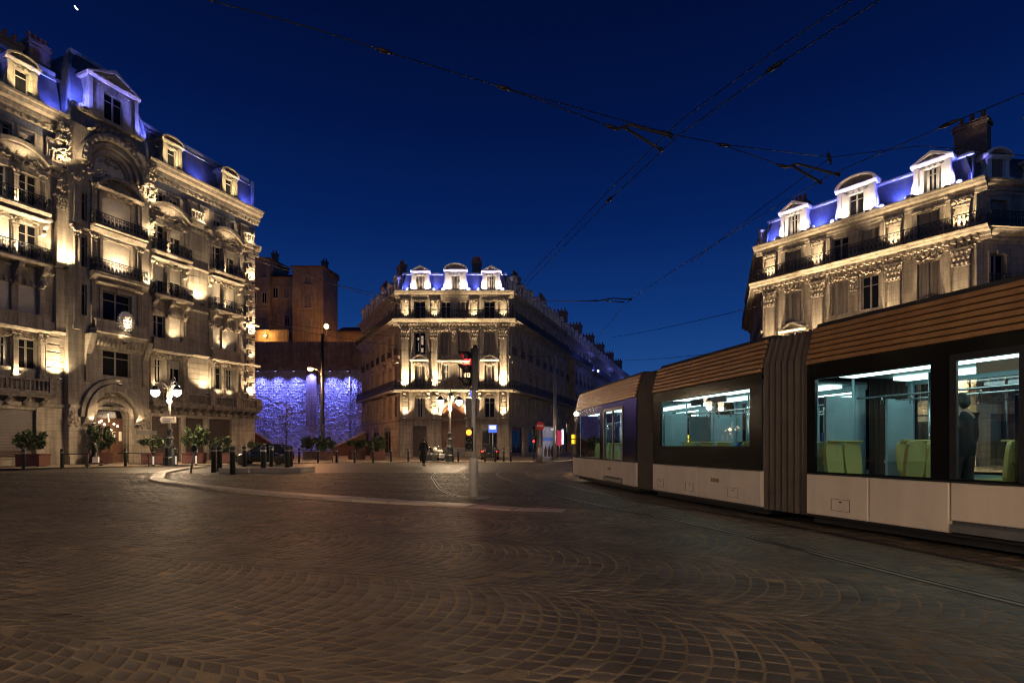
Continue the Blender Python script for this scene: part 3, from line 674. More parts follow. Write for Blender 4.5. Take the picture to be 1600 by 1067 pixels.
# lit oval cartouche
ct = MB(); ct.ball((0, 0, 0), (.52, .14, .66), 20, 12); [ct.ball((.2 * math.cos(k * 1.256 + .3), -.13, .05 + .26 * math.sin(k * 1.256 + .3)), (.09, .05, .10), 7, 5, 1) for k in range(5)]; ct.arch(0, -.05, .32, .37, -.17, -.05, 0, 2 * PI, 20, 1, 1.2)
for a in range(20): an = 2 * PI * a / 20; ct.ball((.55 * math.cos(an), 0, .68 * math.sin(an)), (.09, .1, .09), 6, 4, 0)
mk('oval_cartouche', ct, ['white', 'stone2'], pal, loc=(q(13.02), -1.5, 10.55)); uplight(pal, I4, q(13.02), 9.75, 45, -1.9, 70, WARM, .4)
# ground floor roller shutters
for a, b in shops:
    mb = MB(); L = b - a; n = 18
    for i in range(n): mb.box(0, L, (0.0 if i % 2 else .02), .05, 3.6 * i / n + .01, 3.6 * (i + 1) / n)
    mk('roller_shutter', mb, 'rolls', pal, loc=(q(b), .22, .1))
# signs beside the portal
sg = MB().box(0, 1.6, -.03, 0, 0, .32); mk('name_plate', sg, 'shopfront', pal, loc=(q(11.75), -.64, 2.2)); mk('name_plate', MB().box(0, .7, -.03, 0, 0, .3), 'shopfront', pal, loc=(q(11.9), -.64, 1.55))
# roof
rb = MB()
mansard(rb, q(24), q(P2), 24.1, 27.2, .85, .1); mansard(rb, q(P1), q(0), 24.1, 27.2, .85, .1, sr=.1)
rb.add([(q(0), .1, 24.1), (q(0), 14, 24.1), (q(0) - .1, 14, 27.2), (q(0) - .1, .95, 27.2)], [(0, 1, 2, 3)])
rb.add([(q(24), .95, 27.2), (q(0) - .1, .95, 27.2), (q(0) - .1, 14, 27.9), (q(24), 14, 27.9)], [(0, 1, 2, 3)])
rb.box(q(24), q(0), .02, 13.9, 22.0, 24.05)
# domed pavilion roof over the centre bay
pts = [(-.45, 24.0), (-.35, 25.2), (.0, 26.8), (.55, 28.4), (1.4, 29.9)]
ws = [2.75, 2.7, 2.5, 2.15, 1.6]
v = [(q(13.5) + s_ * w, y, z) for (y, z), w in zip(pts, ws) for s_ in (-1, 1)]
rb.add(v, [(2 * i, 2 * i + 1, 2 * i + 3, 2 * i + 2) for i in range(4)])
v = [(q(13.5) + s_ * w, y, z) for s_ in (-1, 1) for (y, z), w in zip(pts, ws)] + [(q(13.5) + s_ * w, 6, z) for s_ in (-1, 1) for (y, z), w in zip(pts, ws)]
rb.add(v, [(i, i + 1, i + 11, i + 10) for i in range(4)] + [(i + 5, i + 6, i + 16, i + 15) for i in range(4)])
rb.add([(q(13.5) - 1.6, 1.4, 29.9), (q(13.5) + 1.6, 1.4, 29.9), (q(13.5) + 1.6, 6, 30.0), (q(13.5) - 1.6, 6, 30.0)], [(0, 1, 2, 3)])
mk('mansard_roof', rb, 'slate', pal)
zb = MB()
for a, b in ((24, P2 + .1), (P1 - .1, 0)): zb.prof([(.8, 27.1), (.72, 27.15), (.72, 27.38), (.84, 27.48), (1.0, 27.38), (1.0, 27.1)], q(a), q(b)); zb.prof([(.66, 26.75), (.6, 26.8), (.66, 26.95), (.8, 26.95)], q(a), q(b))
for s_ in (-1, 1): zb.tube([(q(13.5) + s_ * w, y, z) for (y, z), w in zip(pts, ws)], .14, 8)
zb.box(q(13.5) - 1.7, q(13.5) + 1.7, 1.2, 1.7, 29.85, 30.15); zb.box(q(.22), q(0) + .02, .1, .3, 24.1, 27.0)
mk('zinc_ridge', zb, 'zinc', pal)
for s in (3.1, 8.6, 18.8): dormer(pal, I4, q(s), 24.05, 1.35, 2.05, 'old', .72, 1.5, -.25)
dormer(pal, I4, q(13.45), 25.0, 3.2, 2.75, 'oldtri', 1.3, 1.9, -.75, 'dark', 2.2)
for s, y, z, w, h in ((18.4, 3.2, 27.2, 2.2, 2.2), (.2, 4.5, 25.5, 1.0, 2.2), (11.2, 3.5, 28.0, 1.6, 2.4), (16.4, 2.9, 28.2, 1.3, 1.8)): chimney(pal, I4, q(s), y, z, w, .8, h, 4)
# floodlights on the palace
for s, z, P, y in ((6.1, 13.6, 300, -.75), (5.6, 5.9, 230, -.8), (10.87, 13.9, 300, -.85), (.62, 11.8, 260, -.65), (.62, 5.9, 240, -.65), (16.9, 5.9, 330, -.85), (16.6, 13.6, 420, -1.0), (12.97, 13.95, 150, -1.15), (13.1, 17.3, 16, -1.2), (.62, 17.0, 120, -.6), (.62, 9.6, 70, -.5),
                   (8.8, 17.05, 40, -.45), (3.45, 17.05, 40, -.45), (19.05, 17.05, 60, -.45), (19.05, 13.6, 230, -.8), (8.2, 10.0, 55, -.4), (3.45, 10.0, 60, -.4), (19.05, 5.75, 70, -.45), (2.9, 5.75, 30, -.4), (4.0, 5.75, 30, -.4), (3.4, 13.6, 80, -.7), (8.6, 13.6, 30, -.6),
                   (6.1, 20.2, 150, -1.3), (1.0, 20.2, 150, -1.3), (16.9, 20.2, 170, -1.45), (10.6, 20.0, 120, -1.55), (10.6, 17.6, 110, -1.1), (9.9, 5.9, 60, -.6), (21.6, 13.6, 160, -.8), (8.9, 16.0, 10, -1.3), (13.2, 9.0, 14, -1.9), (13.3, 5.9, 12, -1.5), (3.4, 19.6, 40, -1.2), (8.8, 19.6, 40, -1.2), (18.9, 19.6, 50, -1.2)):
    uplight(pal, I4, q(s), z, P * .60, y * .85)
for s in (12.0, 15.1): uplight(pal, I4, q(s), 2.95, 14, -1.35, 110)
for s in (3.1, 8.6, 18.8): uplight(pal, I4, q(s), 24.15, 60, -1.1, 110, (1, .78, .42), .5)
for s, P, dx_ in ((16.35, 170, .4), (10.55, 170, -.4), (15.6, 40, .1), (11.3, 40, -.1)): uplight(pal, I4, q(s), 25.0, P, -1.3, 110, BLUE, .35, 'bluelamp', dx=dx_)
for s in (6.0, .9, 21.5, 16.9): uplight(pal, I4, q(s), 24.2, 60, -.35, 130, BLUE, .25, 'bluelamp')
# ------------------------------------------------------------------ corner apartment buildings with a three bay front
def flank(par, MX, L, k, seed, far=False, shop=True, bay=2.75, roof=True, dorm=True, zoff=.0, blue=False):
    """a plain street side: shop openings, five rows of windows, iron balconies, mansard with dormers"""
    r = random.Random(seed); n = max(2, int(L / bay)); st = L / n; ops = []; sh = []
    RW = [(4.75 * k, 2.2 * k, 1.05), (7.8 * k, 2.75 * k, 1.15), (11.85 * k, 2.3 * k, 1.15), (15.75 * k, 1.95 * k, 1.1)]
    for i in range(n):
        x = st * (i + .5)
        for z, h, w in RW: ops.append((x - w / 2, x + w / 2, z, z + h))
        if shop and i % 2 == 0 and i + 1 < n: sh.append((x - .55, x + st + .35, .12, 3.55 * k))
    wb = MB(); wall(wb, 0, L, 0, 18.3 * k, ops + sh, 0, .35)
    if not far: courses(wb, 0, L, .6, 4.1 * k, sh, 0)
    for i in range(n):
        x = st * (i + .5)
        for j, (z, h, w) in enumerate(RW): surround(wb, x, z, w, h, .14, .06, 0, j in (1, 2))
        if not far and i % 2 == 0: ped(par, MX, x, (7.8 + 2.95) * k, 1.9, 0, 'tri', .25)
    mk('street_wall', wb, 'stone', par, mx=MX)
    corn(par, MX, 0, L, 18.82 * k, .9, 0, 0, .9 * k); corn(par, MX, 0, L, 15.55 * k, 1.05, 0, 0, .8)
    mold(par, MX, [(0, 4.15 * k), (-.12, 4.15 * k), (-.18, 4.35 * k), (0, 4.35 * k)], 0, L); mold(par, MX, [(0, 11.35 * k), (-.10, 11.35 * k), (-.15, 11.55 * k), (0, 11.55 * k)], 0, L)
    balcony(par, MX, .05, L - .05, 7.68 * k, .85, 'iron', 1.05, 0, .24); balcony(par, MX, .05, L - .05, 15.58 * k, .95, 'iron', .95, 0, .03)
    rl = cached(('ra', 1.5, .9), lambda: f_rail(1.5, .9))
    for i in range(n):
        x = st * (i + .5)
        for j, (z, h, w) in enumerate(RW):
            swin(par, MX, x, round(z, 3), w, round(h, 3), 'shut' if r.random() < .55 else 'dark')
        ob('railing', rl, par, (x - .75, -.14, 11.85 * k), mx=MX)
        if not far and i % 3 == 1: console(par, MX, x + st / 2, 7.45 * k, .26, .7, .6)
        if dorm:
            dormer(par, MX, x, 18.85 * k, 1.25, 1.55 * k, 'tri' if i % 2 else 'arc', .8, 1.2, .05, 'shut' if r.random() < .4 else 'dark', 1.4)
    for j, s in enumerate(sh):
        mb = MB(); w = s[1] - s[0]
        mb.box(-w / 2, w / 2, .0, .08, 2.95 * k, 3.43 * k, 0); mb.box(-w / 2, -w / 2 + .1, 0.003, .08, 0, 2.95 * k, 0); mb.box(w / 2 - .1, w / 2, .003, .08, 0, 2.95 * k, 0); mb.box(-w / 2 + .1, w / 2 - .1, .002, .08, 0, .4, 0); mb.box(-.05, .05, .004, .07, .4, 2.95 * k)
        mb.box(-w / 2 + .1, w / 2 - .1, .04, .05, .4, 2.95 * k, 1)
        mk('shopfront', mb, ['shopfront' if j % 3 else 'wood', 'pane'], par, loc=((s[0] + s[1]) / 2, .16, .12), mx=MX)
    if roof:
        rb = MB(); mansard(rb, 0, L, 18.8 * k, 21.0 * k, .7, .05); rb.add([(0, .75, 21.0 * k), (L, .75, 21.0 * k), (L, 5, 21.5 * k), (0, 5, 21.5 * k)], [(0, 1, 2, 3)])
        mk('mansard_roof', rb, 'slate', par, mx=MX)

def corner(par, w, k, lk, dormk, P, lit2=None):
    """the narrow lit front on the square"""
    bx = w / 12.4
    X = lambda u: u * bx
    cs = (2.26, 6.2, 10.2); ps = (.62, 3.95, 8.45, 11.75)
    ops = []; wl = []
    for bi, c in enumerate(cs):
        x = X(c)
        if bi == 1:
            for s_ in (-1, 1):
                for z, h, ww in ((7.85, 2.75, 1.0), (11.75, 2.5, 1.1), (15.8, 1.95, 1.1)): ops.append((x + s_ * .98 - ww / 2, x + s_ * .98 + ww / 2, z * k, (z + h) * k)); wl.append((bi, x + s_ * .98, z * k, h * k, ww))
        else:
            for z, h, ww in ((4.55, 2.4, 1.15), (7.85, 2.6, 1.15), (11.75, 2.5, 1.25), (15.8, 1.95, 1.25)): ops.append((x - ww / 2, x + ww / 2, z * k, (z + h) * k)); wl.append((bi, x, z * k, h * k, ww))
    dr = [(X(1.45), X(3.0), .12, 3.6 * k), (X(9.3), X(11.1), 1.15, 3.6 * k)]
    por = (X(6.1) - 1.38, X(6.1) + 1.38, .12, 6.2 * k)
    wb = MB(); wall(wb, 0, w, 0, 18.3 * k, ops + dr + [por], 0, .38)
    spandrel(wb, por[0], por[1], 6.2 * k, 1.38, .03, .35, 10)
    for c in (cs[0], cs[2]): spandrel(wb, X(c) - .575, X(c) + .575, 6.95 * k, .3, .02, .35)
    courses(wb, 0, w, .7, 4.15 * k, dr + [por], 0, .40); wb.box(0, dr[0][0], -.1, 0, 0, .68); wb.box(dr[1][1], w, -.1, 0, 0, .68); wb.box(dr[0][1], por[0], -.1, 0, 0, .68); wb.box(por[1], dr[1][1], -.1, 0, 0, .68)
    mk('front_wall', wb, 'stone', par)
    corn(par, I4, -.55, w + .55, 18.85 * k, .95, -.004, 0, .9 * k); corn(par, I4, -.75, w + .75, 15.62 * k, 1.3, -.004, 0, .85 * k)
    dent(par, I4, -.3, w + .3, 14.98 * k, -.16, .16, .24, .34, .38); dent(par, I4, -.1, w + .1, 14.72 * k, -.02, .2, .18, .16, .34)
    mold(par, I4, [(0, 4.15 * k), (-.14, 4.15 * k), (-.22, 4.38 * k), (0, 4.38 * k)], 0, w); mold(par, I4, [(0, 11.25 * k), (-.12, 11.25 * k), (-.2, 11.45 * k), (0, 11.45 * k)], X(4.7), X(7.7))
    ob_ = MB()
    for i, u in enumerate(ps):
        x = X(u); ww = .85 if i in (0, 3) else .8
        pil(par, I4, x, 8.0 * k, 14.65 * k, ww, .22, 0, 1.25 * k, 0, 1, i); pil(par, I4, x, 15.65 * k, 18.0 * k, ww, .14, 0, .5, 0, 0, i)
        ob_.box(x - .5, x + .5, -.3, 0, 14.1 * k, 14.64 * k, 1)
        ob_.box(x - .36, x + .36, -.12, 0, 4.4 * k, 7.4 * k, 0); ob_.relief(x - .25, x + .25, 6.55 * k, 7.1 * k, -.2, .15, 6, i, 1)
        for z in (4.55, 5.0, 5.45, 5.9): ob_.box(x - .30, x + .30, -.15, 0, z * k, (z + .36) * k, 0)
        ob_.box(x - .3, x + .3, -.38, 0, 6.75 * k, 6.98 * k); ob_.box(x - .22, x + .22, -.32, 0, 6.5 * k, 6.74 * k)
    for c in (cs[0], cs[2]):
        x = X(c); sur(par, I4, x, 7.85 * k, 1.15, 2.6 * k, .2, .09); ped(par, I4, x, 10.95 * k, 2.15, 0, 'tri', .4); ob_.relief(x - .6, x + .6, 10.55 * k, 10.85 * k, -.1, .12, 10, 4, 1)
        sur(par, I4, x, 11.75 * k, 1.25, 2.5 * k, .18, .08, 0, False); ob_.relief(x - .7, x + .7, 14.35 * k, 14.7 * k, -.12, .14, 10, 6, 1); sur(par, I4, x, 15.8 * k, 1.25, 1.95 * k, .22, .1, 0, False); ob_.box(x - .95, x + .95, -.2, 0, 17.85 * k, 17.98 * k)
        ob_.relief(x - .35, x + .35, 17.75 * k, 17.95 * k, -.2, .1, 6, 8, 1)
        sur(par, I4, x, 4.55 * k, 1.15, 2.2 * k, .16, .07); ob_.arch(x, 6.55 * k, .78, .98, -.2, 0, R(25), R(155), 10, 0, .8); ob_.relief(x - .4, x + .4, 7.15 * k, 7.38 * k, -.16, .1, 6, 5, 1)
    x = X(6.2)
    ped(par, I4, x, 10.85 * k, 3.9, 0, 'flat', .42); ob_.relief(x - 1.6, x + 1.6, 10.5 * k, 10.8 * k, -.1, .12, 20, 14, 1); ob_.relief(x - 1.7, x + 1.7, 14.3 * k, 14.75 * k, -.14, .16, 26, 15, 1)
    for qq in (-1, 1):
        ob_.box(x + qq * 1.75 - .12, x + qq * 1.75 + .12, -.1, 0, 7.85 * k, 10.8 * k); ob_.box(x + qq * 1.75 - .12, x + qq * 1.75 + .12, -.08, 0, 11.7 * k, 14.3 * k); ob_.box(x + qq * 1.78 - .15, x + qq * 1.78 + .15, -.1, 0, 15.7 * k, 17.9 * k)
    ob_.box(x - .3, x + .3, -.09, 0, 7.85 * k, 10.8 * k); ob_.box(x - .28, x + .28, -.09, 0, 11.7 * k, 14.4 * k); ob_.relief(x - .25, x + .25, 12.9 * k, 14.2 * k, -.12, .12, 9, 16, 1); ob_.box(x - .25, x + .25, -.08, 0, 15.7 * k, 17.9 * k)
    ob_.arch(X(6.1), 6.2 * k - 1.38, 1.4, 1.72, -.16, 0, 0, PI, 18); ob_.relief(X(6.1) - .4, X(6.1) + .4, 6.3 * k, 7.1 * k, -.2, .2, 8, 17, 1); ob_.relief(X(6.1) - 1.9, X(6.1) + 1.9, 6.7 * k, 7.2 * k, -.1, .12, 20, 18, 1)
    for qq in (-1, 1): ob_.box(X(6.1) + qq * 1.56 - .16, X(6.1) + qq * 1.56 + .16, -.14, 0, 0, 6.2 * k - 1.4)
    mk('front_carving', ob_, ['stone', 'stone2'], par, kind='stuff')
    # balconies
    def bal(x0, x1, z, pr, kd, h): balcony(par, I4, x0, x1, z, pr, kd, h, 0, .26, 0)
    bal(-.5, X(3.85), 7.72 * k, 1.0, 'iron', 1.05); bal(X(8.5), w + .5, 7.722 * k, 1.0, 'iron', 1.05); bal(X(3.86), X(8.49), 7.724 * k, 1.15, 'stone', 1.0)
    for u in (.6, 3.3, 4.3, 8.0, 9.1, 11.75): console(par, I4, X(u), 7.44 * k, .3, .75, .8)
    ob('railing', f_rail(w + 1.2, .95), par, (-.6, -.92, 15.63 * k))
    for i, (bi, xx, z, h, ww) in enumerate(wl):
        kd = lk[i % len(lk)]; win(par, I4, xx, z, ww, round(h, 3), kd, .24)
    # portal door
    d = MB(); d.box(-1.36, 1.36, .0, .1, 1.0, 4.6 * k); d.box(-1.36, 1.36, -.06, .04, 3.62 * k, 3.82 * k)
    for a in (-.68, .68):
        for z0, z1 in ((1.2, 2.2), (2.35, 3.5)): d.box(a - .52, a + .52, -.035, .01, z0 * k, z1 * k)
        d.box(a - .5, a + .5, -.03, .01, 3.95 * k, 4.5 * k)
    d.poly([(1.36 * math.cos(PI * i / 14), 4.6 * k + 1.38 * math.sin(PI * i / 14)) for i in range(15)], .005, .1); d.box(-.04, .04, -.05, .01, 1.0, 3.6 * k)
    do = mk('door', d, 'wood', par, loc=(X(6.1), .2, .12)); mk('door_plinth', MB().box(-1.37, 1.37, -.02, .08, 0, .98), 'shopfront', do)
    # shop openings
    a, b, c, e_ = dr[0]; mk('roller_shutter', MB().box(0, b - a, 0, .06, 0, e_ - c).box(.05, b - a - .05, -.02, .0, .1, 1.0), 'rolls', par, loc=(a, .25, c))
    a, b, c, e_ = dr[1]; mb = MB(); mb.box(0, b - a, 0, .05, 0, e_ - c, 1); [mb.box(xx - .04, xx + .04, -.03, .0, 0, e_ - c) for xx in (.04, (b - a) / 2, b - a - .04)]; mb.box(0, b - a, -.05, 0.002, e_ - c - .45, e_ - c - .1)
    mk('shopfront', mb, ['shopfront', 'pane'], par, loc=(a, .22, c))
    # mansard front
    rb = MB(); mansard(rb, .25, w - .25, 18.82 * k, 21.05 * k, .5, .1, 0, .05, .05)
    rb.add([(.3, .6, 21.05 * k), (w - .3, .6, 21.05 * k), (w * .7, 4, 21.7 * k), (w * .3, 4, 21.7 * k)], [(0, 1, 2, 3)])
    for xx in (.25, w - .25): s_ = 1 if xx < 1 else -1; rb.add([(xx, .1, 18.82 * k), (xx + .05 * s_, .6, 21.05 * k), (xx + .4 * s_, 3, 21.05 * k), (xx + .4 * s_, 3, 18.82 * k)], [(0, 1, 2, 3)])
    mk('mansard_roof', rb, 'slate', par)
    zb = MB(); zb.prof([(.42, 20.9 * k), (.36, 20.95 * k), (.36, 21.1 * k), (.5, 21.2 * k), (.75, 21.1 * k), (.75, 20.9 * k)], .2, w - .2)
    for xx in (.25, w - .25): zb.tube([(xx, .1, 18.85 * k), (xx, .55, 21.0 * k)], .09, 8)
    mk('zinc_ridge', zb, 'zinc', par)
    for i, (u, kd) in enumerate(((2.35, 'tri'), (6.35, 'arc'), (10.4, 'tri'))): dormer(par, I4, X(u), 18.85 * k, 1.75 if i != 1 else 2.2, 2.1 * k if i != 1 else 2.25 * k, kd, .95, 1.5, -.15, dormk[i], 1.2)
    # floodlights
    for u in ps:
        uplight(par, I4, X(u), 7.85 * k, 270 * P, -.70, 115); uplight(par, I4, X(u), 15.72 * k, 46 * P, -.55, 100)
        uplight(par, I4, X(u), 4.45 * k, 75 * P, -.6, 100)
    for u in (4.75, 7.5): uplight(par, I4, X(u), 4.4 * k, 110 * P, -.6, 110)
    for u in (2.35, 6.35, 10.4):
        for s_ in (-.9, .9): uplight(par, I4, X(u) + s_, 18.95 * k, 14 * P, -.62, 120, (1, .82, .66), .45, dx=-s_ * .3)
    for u in (.75, 4.0, 4.9, 7.8, 8.8, 11.7): uplight(par, I4, X(u), 18.95 * k, 34 * P, -.30, 140, BLUE, .3, 'bluelamp')

mid = thing('corner_apartment_building', 'wedge shaped stone apartment building with lit three bay front, blue mansard and arched brown door', 'building', (-12.76, 62, 0))
corner(mid, 12.4, 1., ['curt', 'shut', 'lit', 'dark', 'curt', 'shut', 'dark', 'shut', 'shut', 'shut', 'dark', 'shut', 'shut', 'dark'], ['shut', 'shut', 'curt'], 1.8)
aR = math.atan2(1, .376); aL = -math.atan2(1, .527)
MR = fmx(12.4, 0, aR)
tl = 17.5; ML = fmx(-.527 * tl, tl, aL)
flank(mid, MR, 24, 1., 3); flank(mid, ML, tl * math.hypot(.527, 1), 1., 4)
bb = MB(); bb.plan([(.6, .5), (11.8, .5), (12.4 + .376 * 22.4 - .8, 22.4), (-.527 * 17 + 1.0, 22.4)], 0, 18.2); bb.plan([(1.8, 1.2), (10.6, 1.2), (12.4 + .376 * 22.4 - 1.6, 22.4), (-.527 * 17 + 2, 22.4)], 18.7, 21.45)
mk('rear_body', bb, 'oldwall', mid)
for x, y, w, h, a in ((-1.0, 6.0, 1.4, 3.4, aL), (-4.5, 12, 1.6, 2.6, aL), (8.6, 2.2, 1.0, 2.6, 0), (13.2, 9, 1.8, 3.0, aR), (17.2, 20, 1.8, 3.2, aR)): chimney(mid, I4, x, y, 20.4, w, .8, h, 4, a)

rgt = thing('right_corner_building', 'pale stone corner building with three bright dormers and blue mansard, rising behind the tram', 'building', (20.8, 45.1, 0), math.atan2(-11.2, 8.15))
corner(rgt, 13.85, .944, ['dark', 'shut', 'shut', 'shut', 'dark', 'shut', 'dark', 'dark', 'dark', 'shut', 'dark', 'shut', 'shut', 'shut'], ['curt', 'dark', 'curt'], 1.9)
# its street sides: along the tram street (left) and facing the square (right)
aw = math.atan2(-11.2, 8.15)
def loc_from_world(ang): return ang - aw
Lr = 18.; d0 = Vector((.352, .936)); far = Vector((20.8, 45.1)) + d0 * Lr
rel = Matrix.Rotation(-aw, 2) @ (far - Vector((20.8, 45.1)))
flank(rgt, fmx(rel.x, rel.y, math.atan2(-.936, -.352) - aw), Lr, .944, 11)
flank(rgt, fmx(13.85, 0, math.atan2(.12, 1) - aw), 15, .944, 12)
bb = MB(); v0 = Matrix.Rotation(-aw, 2); e1 = v0 @ Vector((1, .12)); e0 = v0 @ d0
c1 = Vector((13.85, 0)) + e1 * 14; c0 = e0 * 17.5
bb.plan([(.7, .6), (13.2, .6), (c1.x, c1.y + .6), (c1.x + 5, c1.y + 9), (c0.x + .8, c0.y + .4)], 0, 17.2); bb.plan([(2, 1.3), (12.4, 1.3), (c1.x - .5, c1.y + 1.6), (c1.x + 4, c1.y + 9), (c0.x + 2, c0.y)], 17.6, 20.2)
mk('rear_body', bb, 'oldwall', rgt)
for x, y, w, h in ((1.6, 3.0, 1.1, 2.4), (13.2, 1.8, 1.7, 3.0), (16.5, 2.4, 1.5, 2.4)): chimney(rgt, I4, x, y, 19.3, w, .9, h, 3)

ngh = thing('apartment_building', 'plain lit stone apartment building continuing the palace line past the left edge', 'building', (-34.2 - .381 * 30.1, 30.8 - .925 * 30.1, 0), math.atan2(.925, .381))
flank(ngh, I4, 30., 1.02, 44); mk('rear_body', MB().box(.1, 29.9, .5, 10, 0, 18.5).box(.1, 29.9, 1.2, 10, 19, 21.6), 'oldwall', ngh)
for x in (4, 11, 18, 25): uplight(ngh, I4, x, 7.9, 60, -.6)
# row of houses continuing down the street, blue light high up on them
org = Vector((-.36, 62)); dv = Vector((.352, .936))
t = 24.15
labs = ['street house right behind the wedge building, first blue floodlight on its balcony', 'middle house of the receding street row, with a blue floodlight and two chimneys', 'farthest house of the receding street row, ending above the tram nose']
for i, L in enumerate((21., 21., 25.)):
    p = org + dv * t
    h = thing('row_house', labs[i], 'house', (p.x, p.y, 0), aR, 'houses down the street')
    flank(h, I4, L, .985 - .01 * i, 20 + i, True, True, 3.0, True, True)
    mk('rear_body', MB().box(.1, L - .1, .5, 9, 0, 18.0).box(.1, L - .1, 1.2, 9, 18.6, 21.2), 'oldwall', h)
    for x, w in ((L * .25, 1.9), (L * .75, 1.9)): chimney(h, I4, x, 2.2, 20.3, 2.4, 1.2, 3.2, 4, PI / 2)
    uplight(h, I4, (17.5, 16, 12)[i], 14.9 if i else 15.0, (90, 110, 110)[i], -1.5, 150, BLUE, .5, 'bluelamp', .1)
    fx = MB().ball((0, 0, 0), (.22, .22, .26), 8, 6); mk('flood_bulb', fx, 'bluelamp', h, loc=((17.5, 16, 12)[i], -1.7, 15.1))
    light('POINT', h, ((17.5, 16, 12)[i] - 6, -4.5, 16.4), 260, BLUE, .2)
    t += L + .1

# ------------------------------------------------------------------ terrace with the blue lit rubble wall, stairs and the old houses above
rw = thing('retaining_wall', 'tall rough rubble retaining wall washed in blue light between the two stone buildings', 'wall', (-44, 84, 0))
NX, NZ = 250, 150; Lw = 31.; Hw = 13.0
rs = np.random.RandomState(5)
cell = .42; gx, gz = int(Lw / cell) + 2, int(Hw / cell) + 2
cx_ = (np.arange(gx)[:, None] + rs.uniform(.12, .88, (gx, gz))) * cell; cz_ = (np.arange(gz)[None, :] + rs.uniform(.2, .8, (gx, gz))) * cell; ch_ = rs.uniform(.05, 1, (gx, gz))
xs = np.linspace(0, Lw, NX); zs = np.linspace(0, Hw, NZ); XX, ZZ = np.meshgrid(xs, zs, indexing='ij')
ii = (XX / cell).astype(int); jj = (ZZ / cell).astype(int); d1 = np.full(XX.shape, 9.); d2 = np.full(XX.shape, 9.); hh = np.zeros(XX.shape)
for a in (-1, 0, 1):
    for b in (-1, 0, 1):
        i2 = np.clip(ii + a, 0, gx - 1); j2 = np.clip(jj + b, 0, gz - 1)
        dd_ = np.hypot((XX - cx_[i2, j2]) * .8, ZZ - cz_[i2, j2]); near = dd_ < d1
        d2 = np.where(near, d1, np.minimum(d2, dd_)); hh = np.where(near, ch_[i2, j2], hh); d1 = np.where(near, dd_, d1)
dis = np.clip((d2 - d1) / .10, 0, 1) * (.03 + .12 * hh) + rs.uniform(-.012, .012, XX.shape)
vv = np.stack([XX, -dis, ZZ], -1).reshape(-1, 3); idx = np.arange(NX * NZ).reshape(NX, NZ)
ff = np.stack([idx[:-1, :-1], idx[1:, :-1], idx[1:, 1:], idx[:-1, 1:]], -1).reshape(-1, 4)
me = bpy.data.meshes.new('rubble_face'); me.from_pydata(vv.tolist(), [], ff.tolist()); me.materials.append(M['rubble'])
ob('rubble_face', me, rw)
ub = MB().box(-2, 33, .3, 3, 0, 17.1); ub.prof([(.3, 13.0), (-.35, 13.0), (-.45, 13.25), (-.45, 13.5), (.3, 13.5)], -2, 33); ub.box(-2, 33, .15, .5, 16.7, 17.4)
mk('upper_wall', ub, 'upwall', rw)
def xw(pxl): return (pxl - 800) / 850 * 84 + 44
mk('buttress', MB().box(xw(481), xw(497), -.75, .2, 4.5, 12.98), 'upwall', rw)
mk('drain_pipe', MB().tube([(xw(548), -.5, .2), (xw(548), -.5, 12.9)], .08).tube([(xw(556), -.45, .2), (xw(556), -.45, 12.9)], .05), 'greymetal', rw)
for p in (409, 436, 464, 490, 520, 547):
    fx = mk('floodlight', MB().box(-.2, .2, -.2, .1, -.1, .1).box(-.04, .04, .1, 1.2, -.04, .04).box(-.15, .15, -.15, .05, -.112, -.102, 1), ['iron', 'bluelamp'], rw, loc=(xw(p), -1.25, 12.75))
    light('SPOT', fx, (0, 0, -.14), 5400, (.15, .165, 1.0), .12, dir=(0, .16, -1), angle=110, blend=1.)
# stairs with sloping parapets either side
for nm, x0, x1, d, lab in (('stone_staircase', xw(396) - 44, xw(436) - 44, 70, 'left stone stair ramp descending beside the palace in front of the blue wall'), ('stone_staircase', xw(572) - 44, xw(518) - 44, 72, 'right stone stair ramp rising towards the wedge building in front of the blue wall')):
    x0 *= d / 84.; x1 *= d / 84.
    st = thing(nm, lab, 'staircase', (x1, d, 0), group='stairs below the blue wall')
    L = x0 - x1; n = 9; sb = MB()
    for i in range(n):
        a, b = L * i / n, L * (i + 1) / n; sb.box(a, b + .01 * np.sign(L), .35, 3.0, 0, .25 + i * .22)
    mk('step_flight', sb, 'upwall', st)
    p_ = [(0, 0), (L, 0), (L, 3.1), (0, .95)]; p2 = [(0, .953), (L, 3.103), (L, 3.28), (0, 1.13)]
    if L < 0: p_ = p_[::-1]; p2 = p2[::-1]
    pw = mk('parapet', MB().poly(p_, 0, .3), 'planter', st); mk('coping', MB().poly(p2, -.06, .36), 'kerb', pw)
terr = MB().box(-75, 10, 87.02, 190, 0, 16.6); struct('upper_town_terrace', terr, 'upwall')

